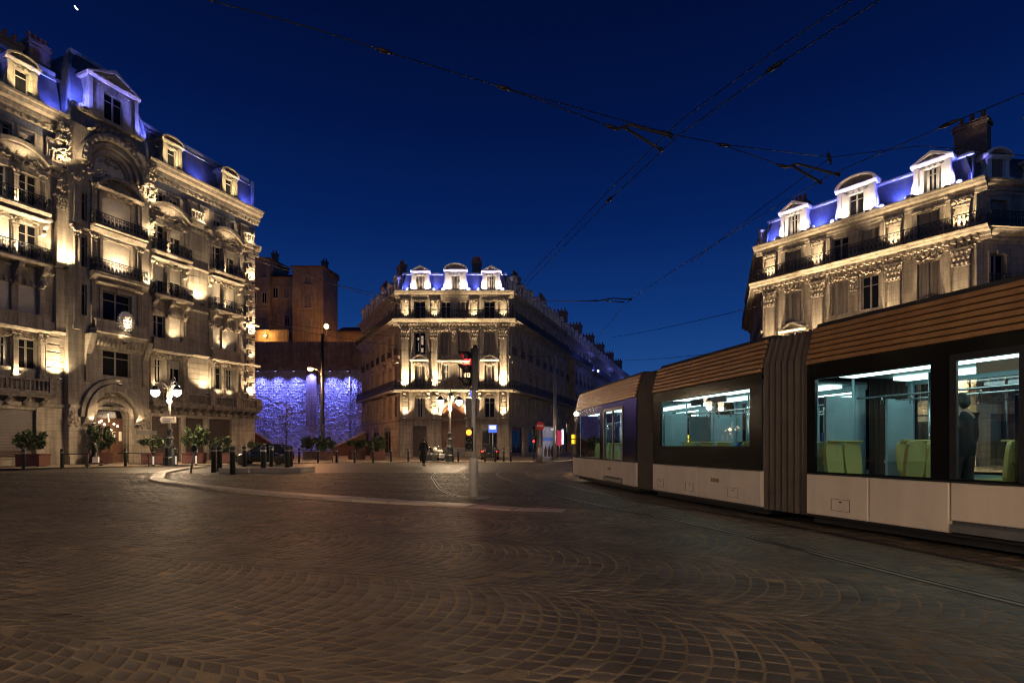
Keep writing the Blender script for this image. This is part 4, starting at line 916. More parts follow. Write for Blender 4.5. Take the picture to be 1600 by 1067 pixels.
def old_house(lab, px0, px1, ytop, d, ybase=535, seed=1, roof='flat', rows=4, cols=2, slope=0., lit=(), nm='old_town_house', kx=None):
    x0, x1 = (px0 - 800) / 850 * d, (px1 - 800) / 850 * d; z0, z1 = 16.2, pz(ytop, d); h = z1 - z0; w = x1 - x0
    o = thing(nm, lab, 'house', (x0, d, z0), group='old houses above the wall')
    ops = []; r = random.Random(seed); wl = []
    for j in range(rows):
        for i in range(cols):
            x = w * (i + .5) / cols; z = h * (j + .28) / rows; ww, hh_ = min(1.1, w / cols * .45), min(1.9, h / rows * .55)
            if j == rows - 1 and rows > 3: hh_ *= .6
            ops.append((x - ww / 2, x + ww / 2, z, z + hh_)); wl.append((x, z, ww, hh_, (j, i)))
    mb = MB(); wall(mb, 0, w, 0, h, ops, 0, .3); mb.box(.02, w - .02, .3, 8, 0, h - .01)
    for s_ in (0, w): mb.add([(s_, 0, 0), (s_, .3, 0), (s_, .3, h), (s_, 0, h)], [(0, 1, 2, 3)])
    mb.box(0, w, -.12, 0, h * .52, h * .52 + .12)
    mk('house_wall', mb, 'oldwall', o)
    for x, z, ww, hh_, ji in wl: sur(o, I4, x, z, round(ww, 2), round(hh_, 2), .18, .06, 0, False); swin(o, I4, x, z, round(ww, 2), round(hh_, 2), 'shut' if r.random() < .5 else 'dark', .16)
    rb = MB()
    if roof == 'flat': rb.prof([(-.45, h), (-.45, h + .18), (8, h + 1.1), (8, h)], -.3, w + .3)
    else: rb.prof([(-.35, h), (-.35, h + .15), (4, h + 1.8), (8, h + .15), (8, h)], -.2, w + .2)
    mk('roof', rb, 'tile', o)
    chimney(o, I4, w * .8, 4, h + .5, 1.0, .7, 1.9, 2)
    return o
old_house('old house with lit ochre terrace wall above the retaining wall, beside the palace', 388, 421, 405, 96, seed=2, cols=2, rows=4)
oh = old_house('middle old house with tiled roof and four shuttered windows above the retaining wall', 421, 457, 434, 97, seed=3, roof='gable', cols=2, rows=3)
old_house('tallest old house with flat eaves and single window column above the retaining wall', 457, 505, 418, 95.5, seed=4, cols=1, rows=4)
lo = old_house('low yellow lit house with chimneys beside the wedge building', 528, 580, 519, 104, seed=5, roof='gable', cols=3, rows=1)
for p, y in ((545, 512), (563, 510)): chimney(lo, I4, (p - 528) / 850 * 104, 2, 4.2, 1.3, .9, 2.6, 3)
tw = thing('terrace_wall', 'ochre garden wall lit orange by a lamp at the foot of the old houses', 'wall', pd(398, 92.5, 16.6))
mk('masonry', MB().box(0, 5.6, 0, .4, 0, 4.2).box(-.1, 5.7, -.08, .48, 4.2, 4.4), 'oldwall', tw)
tl_ = thing('wall_lamp', 'small orange wall lamp glowing on the ochre terrace wall', 'lamp', (*pd(414, 91.9)[:2], 19.9)); mk('lamp_head', MB().ball((0, 0, 0), (.22, .22, .22), 10, 6), 'sodium', tl_); mk('bracket', MB().tube([(0, 0, .1), (0, .3, .25), (0, .6, .1)], .04), 'iron', tl_)
light('POINT', tl_, (0, -.35, .0), 700, (1, .50, .12), .2)
light('POINT', lo, (3.5, -3.5, 3.5), 260, SOD, .2)
# ------------------------------------------------------------------ ground, kerb, rails, setts
def sheet(name, pts, z, m, mats=None):
    mb = MB(); mb.add([(x, y, z) for x, y in pts], [tuple(range(len(pts)))]); return struct(name, mb, m)
pv = M['paving'] = mat('dark_small_setts', (.10, .078, .060), (.062, .048, .037), .5, nscale=1.3)
def brickbump(m, sc, rot=0., mort=(.03, .025, .02), bw=.5, rh=.5, st=.6, mw=.06):
    n = m.node_tree.nodes; l = m.node_tree.links; b = n['Principled BSDF']; t = n.new('ShaderNodeTexCoord'); mp = n.new('ShaderNodeMapping'); mp.inputs['Scale'].default_value = (sc,) * 3; mp.inputs['Rotation'].default_value = (0, 0, rot)
    l.new(t.outputs['Object'], mp.inputs[0]); br = n.new('ShaderNodeTexBrick'); br.inputs['Scale'].default_value = 1; br.inputs['Mortar Size'].default_value = mw; br.inputs['Brick Width'].default_value = bw; br.inputs['Row Height'].default_value = rh
    l.new(mp.outputs[0], br.inputs[0]); src = b.inputs['Base Color'].links[0].from_socket
    mx = n.new('ShaderNodeMix'); mx.data_type = 'RGBA'; l.new(br.outputs['Fac'], mx.inputs[0]); l.new(src, mx.inputs[6]); mx.inputs[7].default_value = (*mort, 1); l.new(mx.outputs[2], b.inputs['Base Color'])
    iv = n.new('ShaderNodeMath'); iv.operation = 'SUBTRACT'; iv.inputs[0].default_value = 1.; l.new(br.outputs['Fac'], iv.inputs[1])
    bp = n.new('ShaderNodeBump'); bp.inputs['Strength'].default_value = st; bp.inputs['Distance'].default_value = .02; l.new(iv.outputs[0], bp.inputs['Height']); l.new(bp.outputs[0], b.inputs['Normal'])
brickbump(pv, 4.5, .4)
tb = M['trackbed'] = mat('track_paving', (.082, .064, .052), (.054, .042, .034), .55, nscale=1.5); brickbump(tb, 3.2, 1.25, (.028, .024, .02), 1.0, .5, .5, .04)
brickbump(M['slab'], 1., .35, (.10, .08, .055), 1.2, .8, .3, .012)
sheet('ground', [(-420, -60), (420, -60), (420, 420), (-420, 420)], -.03, 'paving')

def catmull(P, step=.35):
    P = [np.array(p, float) for p in P]; out = []
    Q = [2 * P[0] - P[1]] + P + [2 * P[-1] - P[-2]]
    for i in range(1, len(Q) - 2):
        n = max(2, int(np.linalg.norm(Q[i + 1] - Q[i]) / step))
        for k in range(n):
            t = k / n; out.append(.5 * ((2 * Q[i]) + (-Q[i - 1] + Q[i + 1]) * t + (2 * Q[i - 1] - 5 * Q[i] + 4 * Q[i + 1] - Q[i + 2]) * t * t + (-Q[i - 1] + 3 * Q[i] - 3 * Q[i + 1] + Q[i + 2]) * t ** 3))
    out.append(Q[-2]); return np.array(out)
def offs(P, d):
    T = np.gradient(P, axis=0); T /= np.linalg.norm(T, axis=1)[:, None]; return P + d * np.stack([-T[:, 1], T[:, 0]], 1)
def ribbon(P, d0, d1, z, mb=None, mi=0):
    A, B = offs(P, d0), offs(P, d1); n = len(P); mb = mb or MB()
    v = [(*p, z) for p in A] + [(*p, z) for p in B]; return mb.add(v, [(i, i + n, i + n + 1, i + 1) for i in range(n - 1)], mi)
railC = catmull([(6.6, 1.0), (6.1, 3.4), (5.48, 5.83), (4.54, 9.64), (2.73, 14.5), (1.75, 19.1), (1.0, 22.95), (.72, 26.1), (1.08, 29.6), (2.18, 33.8), (3.8, 38.3), (7.2, 47), (12.8, 62), (20.5, 82)])
tramC = catmull([(10.2, .6), (8.9, 3.9), (5.95, 9.75), (4.75, 14.5), (3.6, 21.9), (3.9, 27), (5.2, 34), (7.2, 40), (12, 52.5), (16, 63), (24, 84)])
railA = catmull([(.6, 11.9), (-.6, 13.3), (-1.95, 15.7), (-3.1, 21.25), (-3.6, 24.5), (-4.0, 31), (-3.6, 36), (-1.5, 43)])
tracks = [offs(railC, .7175), tramC, offs(railA, -.7175)]
for i, P in enumerate(tracks[:2]): struct('track_bed', ribbon(P, 1.25, -1.25, -.0045 - .001 * i), 'trackbed')
rl_lab = [('inner polished rail of the empty track in front of the tram', 'outer polished rail of the empty track, nearest the camera'), ('far rail hidden under the tram', 'near rail along the shaded foot of the tram'), ('right rail of the disused curve by the traffic light', 'left rail of the disused curve ending beside the pale kerb')]
for i, P in enumerate(tracks):
    for j, s in enumerate((-.7175, .7175)):
        mb = MB(); g = 1 if s < 0 else -1
        for lo, hi, z, mi in ((-.030 if i < 2 else -.005, .028 if i < 2 else .02, .006, 0), (.028, .092, .003, 1), (.092, .106, .006, 0), (-.060, -.030, .004, 1)):
            e0, e1 = s + g * lo, s + g * hi; ribbon(P, max(e0, e1), min(e0, e1), z, mb, mi)
        o = mk('tram_rail', mb, ['rail', 'groove']); o['label'] = rl_lab[i][j]; o['category'] = 'rail'; o['group'] = 'tram rails in the paving'
# pale kerb round the island
kp = catmull([(1.1, 11.3), (0, 11.6), (-.85, 12.05), (-3.77, 13.35), (-7.2, 15.4), (-10.5, 18.0), (-13.2, 20.4), (-15.2, 23.4), (-16.9, 26.3), (-18.4, 30.0), (-19.6, 34.5)], .1)
kl = np.concatenate([[0], np.cumsum(np.linalg.norm(np.diff(kp, axis=0), axis=1))])
kroot = ob('kerb', None, kind='structure'); kroot['label'] = 'pale curved stone kerb round the paved island'
L = kl[-1]; n = int(L / 1.05)
for i in range(n):
    a, b = L * i / n + .012, L * (i + 1) / n - .012
    ss = np.linspace(a, b, 5); P = np.stack([np.interp(ss, kl, kp[:, 0]), np.interp(ss, kl, kp[:, 1])], 1)
    T = np.gradient(P, axis=0); T /= np.linalg.norm(T, axis=1)[:, None]; N = np.stack([-T[:, 1], T[:, 0]], 1)
    w = .25; zt = min(.075, .012 + .012 * a) + rnd.uniform(-.005, .005); pr = [(-w, -.02), (-w, zt - .02), (-w + .03, zt), (w - .02, zt), (w, zt - .015), (w, -.02)]
    v = [(*(P[k] + o_ * N[k]), z) for k in range(5) for o_, z in pr]; m_ = len(pr)
    f = [(k * m_ + j, k * m_ + j + 1, (k + 1) * m_ + j + 1, (k + 1) * m_ + j) for k in range(4) for j in range(m_ - 1)] + [tuple(range(m_ - 1, -1, -1)), tuple(range(4 * m_, 5 * m_))]
    f = [tuple(reversed(q_)) for q_ in f]
    mk('kerb_stone', MB().add(v, f), 'kerb', kroot)
# pavements
pl = [(-90, -5), (-42, 18), (-28.8, 30.6), (-26.7, 32.6), (-24.2, 35.1), (-20.2, 37.9), (-17.3, 40.6), (-15, 42.6), (-10.4, 44), (-2, 45.4), (2.6, 46), (4.6, 48), (8, 58), (18, 86), (8.2, 86), (-.4, 62.5), (-12.7, 62.5), (-21.5, 79.5), (-30, 86.5), (-48, 86.5), (-26, 53.4), (-34, 33), (-46, 6), (-90, 2)]
struct('pavement', MB().plan(pl, -.05, .05), 'slab')
pk = catmull(pl[1:13], .5); mbk = MB()
A, B = offs(pk, -.02), offs(pk, .30); n = len(pk)
mbk.add([(*p, .062) for p in A] + [(*p, .062) for p in B] + [(*p, -.03) for p in A], [(i, i + 1, i + n + 1, i + n) for i in range(n - 1)] + [(i + 2 * n, i + 1 + 2 * n, i + 1, i) for i in range(n - 1)]); struct('pavement_kerb', mbk, 'kerb')
struct('pavement', MB().plan([(30, 22), (21, 30), (17, 36.5), (15.3, 42), (17.5, 50), (26, 72), (34, 72), (21, 45.3), (29, 34), (46, 36), (60, 22)][::1], -.05, .05), 'slab')

# fan laid granite setts
sheet('sett_bed', [(-4.5, 1.8), (4.5, 1.8), (9, 6), (27, 27.5), (-27, 27.5)], -.0022, 'joint')
rg = np.random.RandomState(3); Wd = 2.22; Rr = Wd / math.sqrt(2); sp = .150; nr = 16
ax = np.array([math.cos(R(-19)), math.sin(R(-19))]); bx_ = np.array([-ax[1], ax[0]])
quads = []
th = np.linspace(-PI / 4, PI / 4, nr + 1)
for row in range(-9, 22):
    off = rg.uniform(0, 1); r_ = rg.normal(0, .004, (1, 1))
    for i in range(-260, 260):
        o0 = (i + off) * sp; jit = rg.normal(0, .10, nr + 1) * (th[1] - th[0]); jit[0] = jit[-1] = 0; tt = th + jit
        if i % 1 == 0:
            a0 = o0 + Rr * np.cos(tt); a1 = o0 + sp + Rr * np.cos(tt); b0 = Rr * np.sin(tt)
            cx = (a0[:-1] + a0[1:]) / 2; base = (row + .5) * Wd + 2.6
            P00 = np.stack([a0[:-1], b0[:-1]], 1); P01 = np.stack([a0[1:], b0[1:]], 1); P10 = np.stack([a1[:-1], b0[:-1]], 1); P11 = np.stack([a1[1:], b0[1:]], 1)
            Q = np.stack([P00, P10, P11, P01], 1); Q[:, :, 1] += base
            Wq = Q[:, :, :1] * ax + Q[:, :, 1:] * bx_; c = Wq.mean(1)
            ok = (c[:, 1] > 2.35) & (c[:, 1] < 27) & (np.abs(c[:, 0]) < 1.0 * c[:, 1] + .6)
            if ok.any(): quads.append(Wq[ok])
Qd = np.concatenate(quads); cen = Qd.mean(1)
def dist_to(P, c):
    d = np.full(len(c), 99.)
    for k in range(0, len(P), 2): d = np.minimum(d, np.hypot(c[:, 0] - P[k, 0], c[:, 1] - P[k, 1]))
    return d
keep = dist_to(kp, cen) > .40
for P in tracks[:2]: keep &= dist_to(P, cen) > 1.30

for s_ in (-.72, .72): keep &= dist_to(offs(tracks[2], s_), cen) > .13
m_ = tracks[1]; tx = np.interp(cen[:, 1], m_[:, 1], m_[:, 0]); keep &= cen[:, 0] < tx + .5
Qd, cen = Qd[keep], cen[keep]
tq = []
for P, smax in ((tracks[0], 31.), (tracks[1], 22.)):   # straight courses of setts between and beside the rails
    sl_ = np.concatenate([[0], np.cumsum(np.linalg.norm(np.diff(P, axis=0), axis=1))]); T = np.gradient(P, axis=0); T /= np.linalg.norm(T, axis=1)[:, None]; Nn = np.stack([-T[:, 1], T[:, 0]], 1)
    def ev(s_, d_): return np.array([np.interp(s_, sl_, P[:, 0]) + d_ * np.interp(s_, sl_, Nn[:, 0]), np.interp(s_, sl_, P[:, 1]) + d_ * np.interp(s_, sl_, Nn[:, 1])])
    for k in range(int(smax / .145)):
        s0 = 1.2 + k * .145
        for lo, hi, n_ in ((-1.27, -.79, 3), (-.60, .60, 7), (.79, 1.27, 3)):
            cut = np.linspace(lo, hi, n_ + 1); cut[1:-1] += rg.normal(0, .018, n_ - 1) + (.5 if k % 2 else 0) * (hi - lo) / n_ * .5
            for d0, d1 in zip(cut, cut[1:]): tq.append([ev(s0, d1), ev(s0, d0), ev(s0 + .145, d0), ev(s0 + .145, d1)])
tq = np.array(tq); tc_ = tq.mean(1); ok = (tc_[:, 1] > 2.4) & (tc_[:, 1] < 27) & (np.abs(tc_[:, 0]) < tc_[:, 1] + .8); ok &= ~((dist_to(tracks[0], tc_) < 1.3) & (np.arange(len(tq)) >= (np.arange(len(tq)) * 0 + int(31. / .145) * 13)))
Qd = np.concatenate([Qd, tq[ok]]); cen = np.concatenate([cen, tc_[ok]])
N = len(Qd); gap = np.clip(rg.normal(.0125, .003, N), .006, .022)
v1 = Qd - cen[:, None, :]; ln = np.linalg.norm(v1, axis=2, keepdims=True)
base = cen[:, None, :] + v1 * (1 - (gap[:, None, None] * 1.35) / ln); top = cen[:, None, :] + v1 * (1 - ((gap[:, None, None] + .005) * 1.35) / ln)
zt = rg.normal(.0015, .0016, N)[:, None] + rg.normal(0, .0010, (N, 4)); worn = rg.rand(N) < .02; zt[worn] -= .006
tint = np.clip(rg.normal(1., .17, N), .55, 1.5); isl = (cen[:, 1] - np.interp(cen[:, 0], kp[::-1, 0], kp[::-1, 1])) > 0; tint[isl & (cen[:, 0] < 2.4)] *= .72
near = np.argsort(np.hypot(cen[:, 0] * .8, cen[:, 1]))
inf = np.abs(cen[:, 0]) < .945 * cen[:, 1]; inf &= cen[:, 1] > 3.0
near = [i for i in near if inf[i]][:300]; ns = set(near)
def sett_mesh(idx, name):
    k = len(idx); v = np.zeros((k, 12, 3))
    v[:, 0:4, :2] = base[idx]; v[:, 0:4, 2] = -.02; v[:, 4:8, :2] = base[idx]; v[:, 4:8, 2] = zt[idx] - .0018; v[:, 8:12, :2] = top[idx]; v[:, 8:12, 2] = zt[idx]
    f = [(8, 9, 10, 11)]
    for a in range(4): b = (a + 1) % 4; f += [(a, b, b + 4, a + 4), (a + 4, b + 4, b + 8, a + 8)]
    f = np.array(f); F = (f[None] + 12 * np.arange(k)[:, None, None]).reshape(-1, 4)
    me = bpy.data.meshes.new(name); me.vertices.add(k * 12); me.vertices.foreach_set('co', v.ravel()); nf = len(F)
    me.loops.add(nf * 4); me.loops.foreach_set('vertex_index', F.ravel().astype(np.int32)); me.polygons.add(nf); me.polygons.foreach_set('loop_start', np.arange(0, nf * 4, 4, dtype=np.int32)); me.polygons.foreach_set('loop_total', np.full(nf, 4, dtype=np.int32))
    me.update(calc_edges=True); me.materials.append(M['sett'])
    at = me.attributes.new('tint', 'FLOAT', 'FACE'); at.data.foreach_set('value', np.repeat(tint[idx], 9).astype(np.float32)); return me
sq = ob('sett_paving', None, kind='structure'); sq['label'] = 'brown granite setts laid in overlapping arcs across the square'
rest = np.array([i for i in range(N) if i not in ns]); ob('sett_field', sett_mesh(rest, 'sett_field'), sq, kind='stuff')
for i in near: ob('sett', sett_mesh(np.array([i]), 'sett'), sq)
print('setts', N)

# ------------------------------------------------------------------ tram
tram = thing('tram', 'long articulated tram with cream skirt, black glass sides and slatted bronze roof edge', 'tram', (5, 12, 0))
TI = Matrix.Translation((-5, -12, 0))
def seat_back(mb, x, y, lean):
    n = 16; v = []
    for t, off in ((0, 0.), (1, .05)):
        for i in range(n):
            a = 2 * PI * i / n; yy = .185 * math.copysign(abs(math.cos(a)) ** .45, math.cos(a)); zz = 1.13 + .29 * math.copysign(abs(math.sin(a)) ** .55, math.sin(a)); v.append((x + lean * (off + .10 * (zz - .86) - .03 * math.cos(yy * 8)), y + yy, zz))
    mb.add(v, [tuple(range(n)), tuple(range(2 * n - 1, n - 1, -1))] + [(i, (i + 1) % n, (i + 1) % n + n, i + n) for i in range(n)], 0, False)
def carriage(A, B, wins, doors, front=False, seats=(), parts=()):
    A, B = Vector(A), Vector(B); e = (B - A); L = e.length; e.normalize(); rt = Vector((e.y, -e.x)); O = A + rt * 1.2
    root = ob('carriage', None, tram); root.matrix_basis = TI @ Matrix.Translation((O.x, O.y, 0)) @ Matrix.Rotation(math.atan2(e.y, e.x), 4, 'Z')
    for side in (0, 1):
        MX = (Matrix.Translation((L, 1.2, 0)) @ Matrix.Rotation(PI, 4, 'Z')) if side == 0 else Matrix.Translation((0, -1.2, 0))
        T = (lambda t: t) if side == 0 else (lambda t: L - t)
        def rng(a, b): return (T(a), T(b)) if side == 0 else (T(b), T(a))
        ops = [(*rng(a, b), z0, z1) for a, b, z0, z1 in wins] + [(*rng(a, b), .93, 2.42) for a, b in doors]
        bd = MB(); wall(bd, 0, L, .90, 2.66, ops, 0, .05); mk('window_band', bd, 'tramblack', root, mx=MX)
        for o in ops: mk('window_pane', MB().add([(o[0], .012, o[2]), (o[1], .012, o[2]), (o[1], .012, o[3]), (o[0], .012, o[3])], [(0, 1, 2, 3)]), 'tglass', root, mx=MX)
        cuts = sorted([0, L] + [c for a, b in doors for c in rng(a, b)] + ([T(L * .5)] if not doors else [T(doors[0][0] * .5), T((doors[0][1] + L) / 2)]))
        dset = [rng(a, b) for a, b in doors]
        for a, b in zip(cuts, cuts[1:]):
            isd = any(abs(a - d[0]) < .01 for d in dset)
            mk('door_skirt' if isd else 'skirt_panel', MB().bbox(a + .008, b - .008, -.025 if not isd else -.012, .05, .40 if isd else .24, .885, .012), 'skirt', root, mx=MX)
            if isd:
                mk('door_step', MB().box(a + .03, b - .03, -.05, .08, .26, .36), 'greymetal', root, mx=MX)
                fr = MB(); [fr.box(x - .04, x + .04, -.02, .02, .92, 2.45) for x in (a + .04, (a + b) / 2, b - .04)]; fr.box(a, b, -.018, .02, 2.42, 2.5); mk('door_frame', fr, 'blackplastic', root, mx=MX)
        mk('rubber_seal', MB().box(.01, L - .01, -.034, -.02, .884, .905).box(.01, L - .01, -.02, .04, .205, .238), 'blackplastic', root, mx=MX)
        for hx in (L * .10, L * .42, L * .80):
            if not any(rng(a, b)[0] - .2 < hx < rng(a, b)[1] + .2 for a, b in doors): mk('access_hatch', MB().box(hx - .16, hx + .16, -.029, -.022, .34, .345).box(hx - .16, hx + .16, -.029, -.022, .52, .525).box(hx - .16, hx - .155, -.029, -.022, .345, .52).box(hx + .155, hx + .16, -.029, -.022, .345, .52).box(hx - .02, hx + .02, -.031, -.022, .47, .49), 'blackplastic', root, mx=MX)
        mk('label_plate', MB().box(L * .62, L * .62 + .28, -.029, -.02, .60, .68), 'slat', root, mx=MX) if L > 3 else None
        sm = cached(('slat', round(L, 2)), lambda: MB().bbox(.01, L - .01, -.012, .03, 0, .070, .008).mesh('fascia_slat', 'slat'))
        for i in range(7): ob('fascia_slat', sm, root, (0, .012 + .024 * i - .042, 2.675 + .088 * i), mx=MX)
        mk('fascia_backing', MB().prof([(.04, 2.64), (.014, 2.66), (.165, 3.29), (.3, 3.33), (.3, 2.64)], 0, L), 'under', root, mx=MX)
    for s in (-1, 1):
        lb = MB(); wops = [(L - w_[1], L - w_[0]) for w_ in wins] + [(L - d_[1], L - d_[0]) for d_ in doors]
        ed = sorted([0.03] + [e_ for o_ in wops for e_ in o_] + [L - .03])
        for a, b in zip(ed[::2], ed[1::2]):
            if b - a > .03: lb.box(a + .01, b - .01, s * 1.125 - .012, s * 1.125 + .012, .43, 2.42)
        for o_ in wops: lb.box(o_[0], o_[1], s * 1.125 - .012, s * 1.125 + .012, .43, .89)
        mk('wall_lining', lb, 'inwall', root)
    for s in (-1, 1): mk('route_strip', MB().box(L * .3, L * .62, s * 1.08 - .008, s * 1.08 + .008, 2.24, 2.38), 'signwhite', root)
    mk('roof', MB().box(0.002, L - .002, -.98, .98, 3.24, 3.36), 'under', root)
    mk('floor', MB().box(0, L, -1.14, 1.14, .34, .42), 'infloor', root); mk('underframe', MB().box(.05, L - .05, -1.1, 1.1, .10, .33), 'under', root)
    ce = MB().box(0, L, -1.13, 1.13, 2.52, 2.56); [ce.box(0, L, s * 1.12 - .01, s * 1.12 + .01, 2.42, 2.52) for s in (-1, 1)]; mk('ceiling', ce, 'inwall', root)
    for s in (-1, 1): mk('ceiling_light', MB().box(.25, L - .25, s * .62 - .17, s * .62 + .17, 2.46, 2.515), 'tlight', root)
    for x, y in parts:
        mk('partition', MB().box(x - .02, x + .02, y - .3, y + .3, .42, 2.15).tube([(x, y - .32, .42), (x, y - .32, 2.5)], .022, 6).box(x - .03, x + .03, y - .32, y + .32, 1.05, 1.1), 'inwall' if x < .3 or x > L - .5 else 'tglass', root)
    for x, y, d, c in seats:
        st = MB(); [st.plan([(x + .23 * math.copysign(abs(math.cos(a)) ** .5, math.cos(a)), y + k + .19 * math.copysign(abs(math.sin(a)) ** .5, math.sin(a))) for a in [2 * PI * i_ / 14 for i_ in range(14)]], .79, .86) for k in (-.205, .205)]; [seat_back(st, x - d * .21, y + k, -d) for k in (-.205, .205)]; st.tube([(x - d * .21, y - .38, 1.42), (x - d * .21, y + .38, 1.42)], .018, 6); st.box(x - .15, x + .15, y - .15, y + .15, .42, .8)
        mk('seat', st, c, root)
    for x in np.arange(.8, L - .3, 1.5): mk('grab_pole', MB().tube([(x, .25 if int(x * 2) % 2 else -.25, .42), (x, .25 if int(x * 2) % 2 else -.25, 2.5)], .02), 'steel', root)
    mk('ticket_validator', MB().bbox(L * .5 - .08, L * .5 + .08, -.33, -.17, 1.35, 1.65, .01), 'seatb', root)
    for x in np.arange(.6, L - .4, .45): mk('strap', MB().tube([(x, .45, 2.12), (x - .03, .45, 1.98), (x + .03, .45, 1.98), (x, .45, 2.12)], .008, 4), 'steel', root)
    for y in (-.45, .45): mk('grab_rail', MB().tube([(.3, y, 2.12), (L - .3, y, 2.12)], .018), 'steel', root)
    return root, L, O, e, rt
c1, L1, O1, e1_, r1 = carriage((3.36, 14.70), (2.45, 20.75), [(.35, 2.9, .93, 2.42)], [(3.35, 5.1)], True, [(4.2, .75, 1, 'seaty'), (2.2, .75, -1, 'seaty'), (3.2, -.75, 1, 'seaty'), (1.0, -.75, 1, 'seatb')], [(.15, .7), (.15, -.7), (5.6, .2)])
c2, L2, O2, e2_, r2 = carriage((4.53, 9.85), (3.58, 13.78), [(.35, L_ - .35, 1.34, 2.42) for L_ in (4.043,)], [], False, [(1.0, .72, 1, 'seaty'), (1.9, .72, -1, 'seaty'), (3.1, .72, 1, 'seaty'), (1.2, -.72, 1, 'seaty'), (2.6, -.72, -1, 'seatb')], [(.2, .7), (.2, -.7), (3.85, .7), (3.85, -.7), (2.2, -.7)])
c3, L3, O3, e3_, r3 = carriage((6.95, 3.05), (4.86, 8.96), [(.15, 1.92, .93, 2.42), (4.0, 5.9, .93, 2.42)], [(2.16, 3.7)], False, [(5.75, .72, -1, 'seaty'), (5.0, .72, 1, 'seaty'), (5.6, -.72, -1, 'seaty'), (4.6, -.72, 1, 'seaty'), (1.0, .7, 1, 'seatb'), (3.2, -.75, 1, 'seatb'), (3.9, -.75, -1, 'seaty'), (2.3, -.75, 1, 'seatb')], [(.15, .7), (.15, -.7), (6.1, .7), (6.1, -.7), (4.25, -.7)])
def bellows(A, B):   # A, B: centre points and directions
    (pa, ea, ra), (pb, eb, rb_) = A, B; n = 14; v = []; f = []
    for i in range(n + 1):
        t = i / n; c = pa.lerp(pb, t); r_ = ra.lerp(rb_, t).normalized(); w = 1.165 if i % 2 == 0 else 1.115; zt_ = 3.30 if i % 2 == 0 else 3.24
        for s, z in ((-w, .2), (-w, 2.82), (-w + .16, zt_), (w - .16, zt_), (w, 2.82), (w, .2)): p = c + r_ * s; v.append((p.x - 5, p.y - 12, z))
    for i in range(n):
        for j in range(6): f.append((i * 6 + j, i * 6 + (j + 1) % 6, (i + 1) * 6 + (j + 1) % 6, (i + 1) * 6 + j))
    mk('bellows', MB().add(v, f), 'bellow', tram)
bellows((O2 + e2_ * L2, e2_, r2), (O1, e1_, r1)); bellows((O3 + e3_ * L3, e3_, r3), (O2, e2_, r2))
# cab nose on the far end
lev = [(.22, 1.15), (.55, 1.28), (.89, 1.34), (.90, 1.33), (1.5, 1.24), (2.1, 1.02), (2.60, .74), (2.62, .73), (2.95, .52), (3.2, .30), (3.31, .05)]
nk = 14
def nring(z, xt): return [(L1 - .02 + xt * max(0, math.cos(a)) ** .62, math.copysign(1.195 * abs(math.sin(a)) ** .55, -math.sin(a)) * (1 if z < 2.8 else 1 - .3 * (z - 2.8)), z) for a in [-PI / 2 + PI * i / nk for i in range(nk + 1)]]
def nose(z0, z1, m, nm):
    lv = [q_ for q_ in lev if z0 <= q_[0] <= z1]; v = []; f = []
    for z, xt in lv: v += nring(z, xt)
    for i in range(len(lv) - 1):
        for k in range(nk): f.append((i * (nk + 1) + k, i * (nk + 1) + k + 1, (i + 1) * (nk + 1) + k + 1, (i + 1) * (nk + 1) + k))
    f.append(tuple(range((len(lv) - 1) * (nk + 1), len(lv) * (nk + 1))))
    mk(nm, MB().add(v, f), m, c1)
nose(.2, .895, 'skirt', 'nose_skirt'); nose(.895, 2.61, 'tramblack', 'windscreen'); nose(2.615, 3.4, 'slat', 'nose_fairing')
for s in (-1, 1): mk('headlight', MB().ball((L1 + 1.02, s * .72, .70), (.12, .14, .09), 8, 6), 'headl' if s < 0 else 'headl', c1)
mk('indicator_lamp', MB().bbox(L1 + .35, L1 + .55, 1.16, 1.24, 1.62, 1.78, .01).bbox(L1 + .35, L1 + .55, 1.16, 1.24, 1.42, 1.58, .01), 'amber', c1)
mk('marker_lamp', MB().ball((L1 - .05, 1.22, 2.55), .09, 8, 6), 'headl', c1)
mk('mirror_arm', MB().tube([(L1 + .3, 1.15, 2.5), (L1 + .45, 1.4, 2.45), (L1 + .45, 1.42, 2.1)], .025).box(L1 + .38, L1 + .5, 1.36, 1.46, 1.85, 2.2), 'blackplastic', c1)
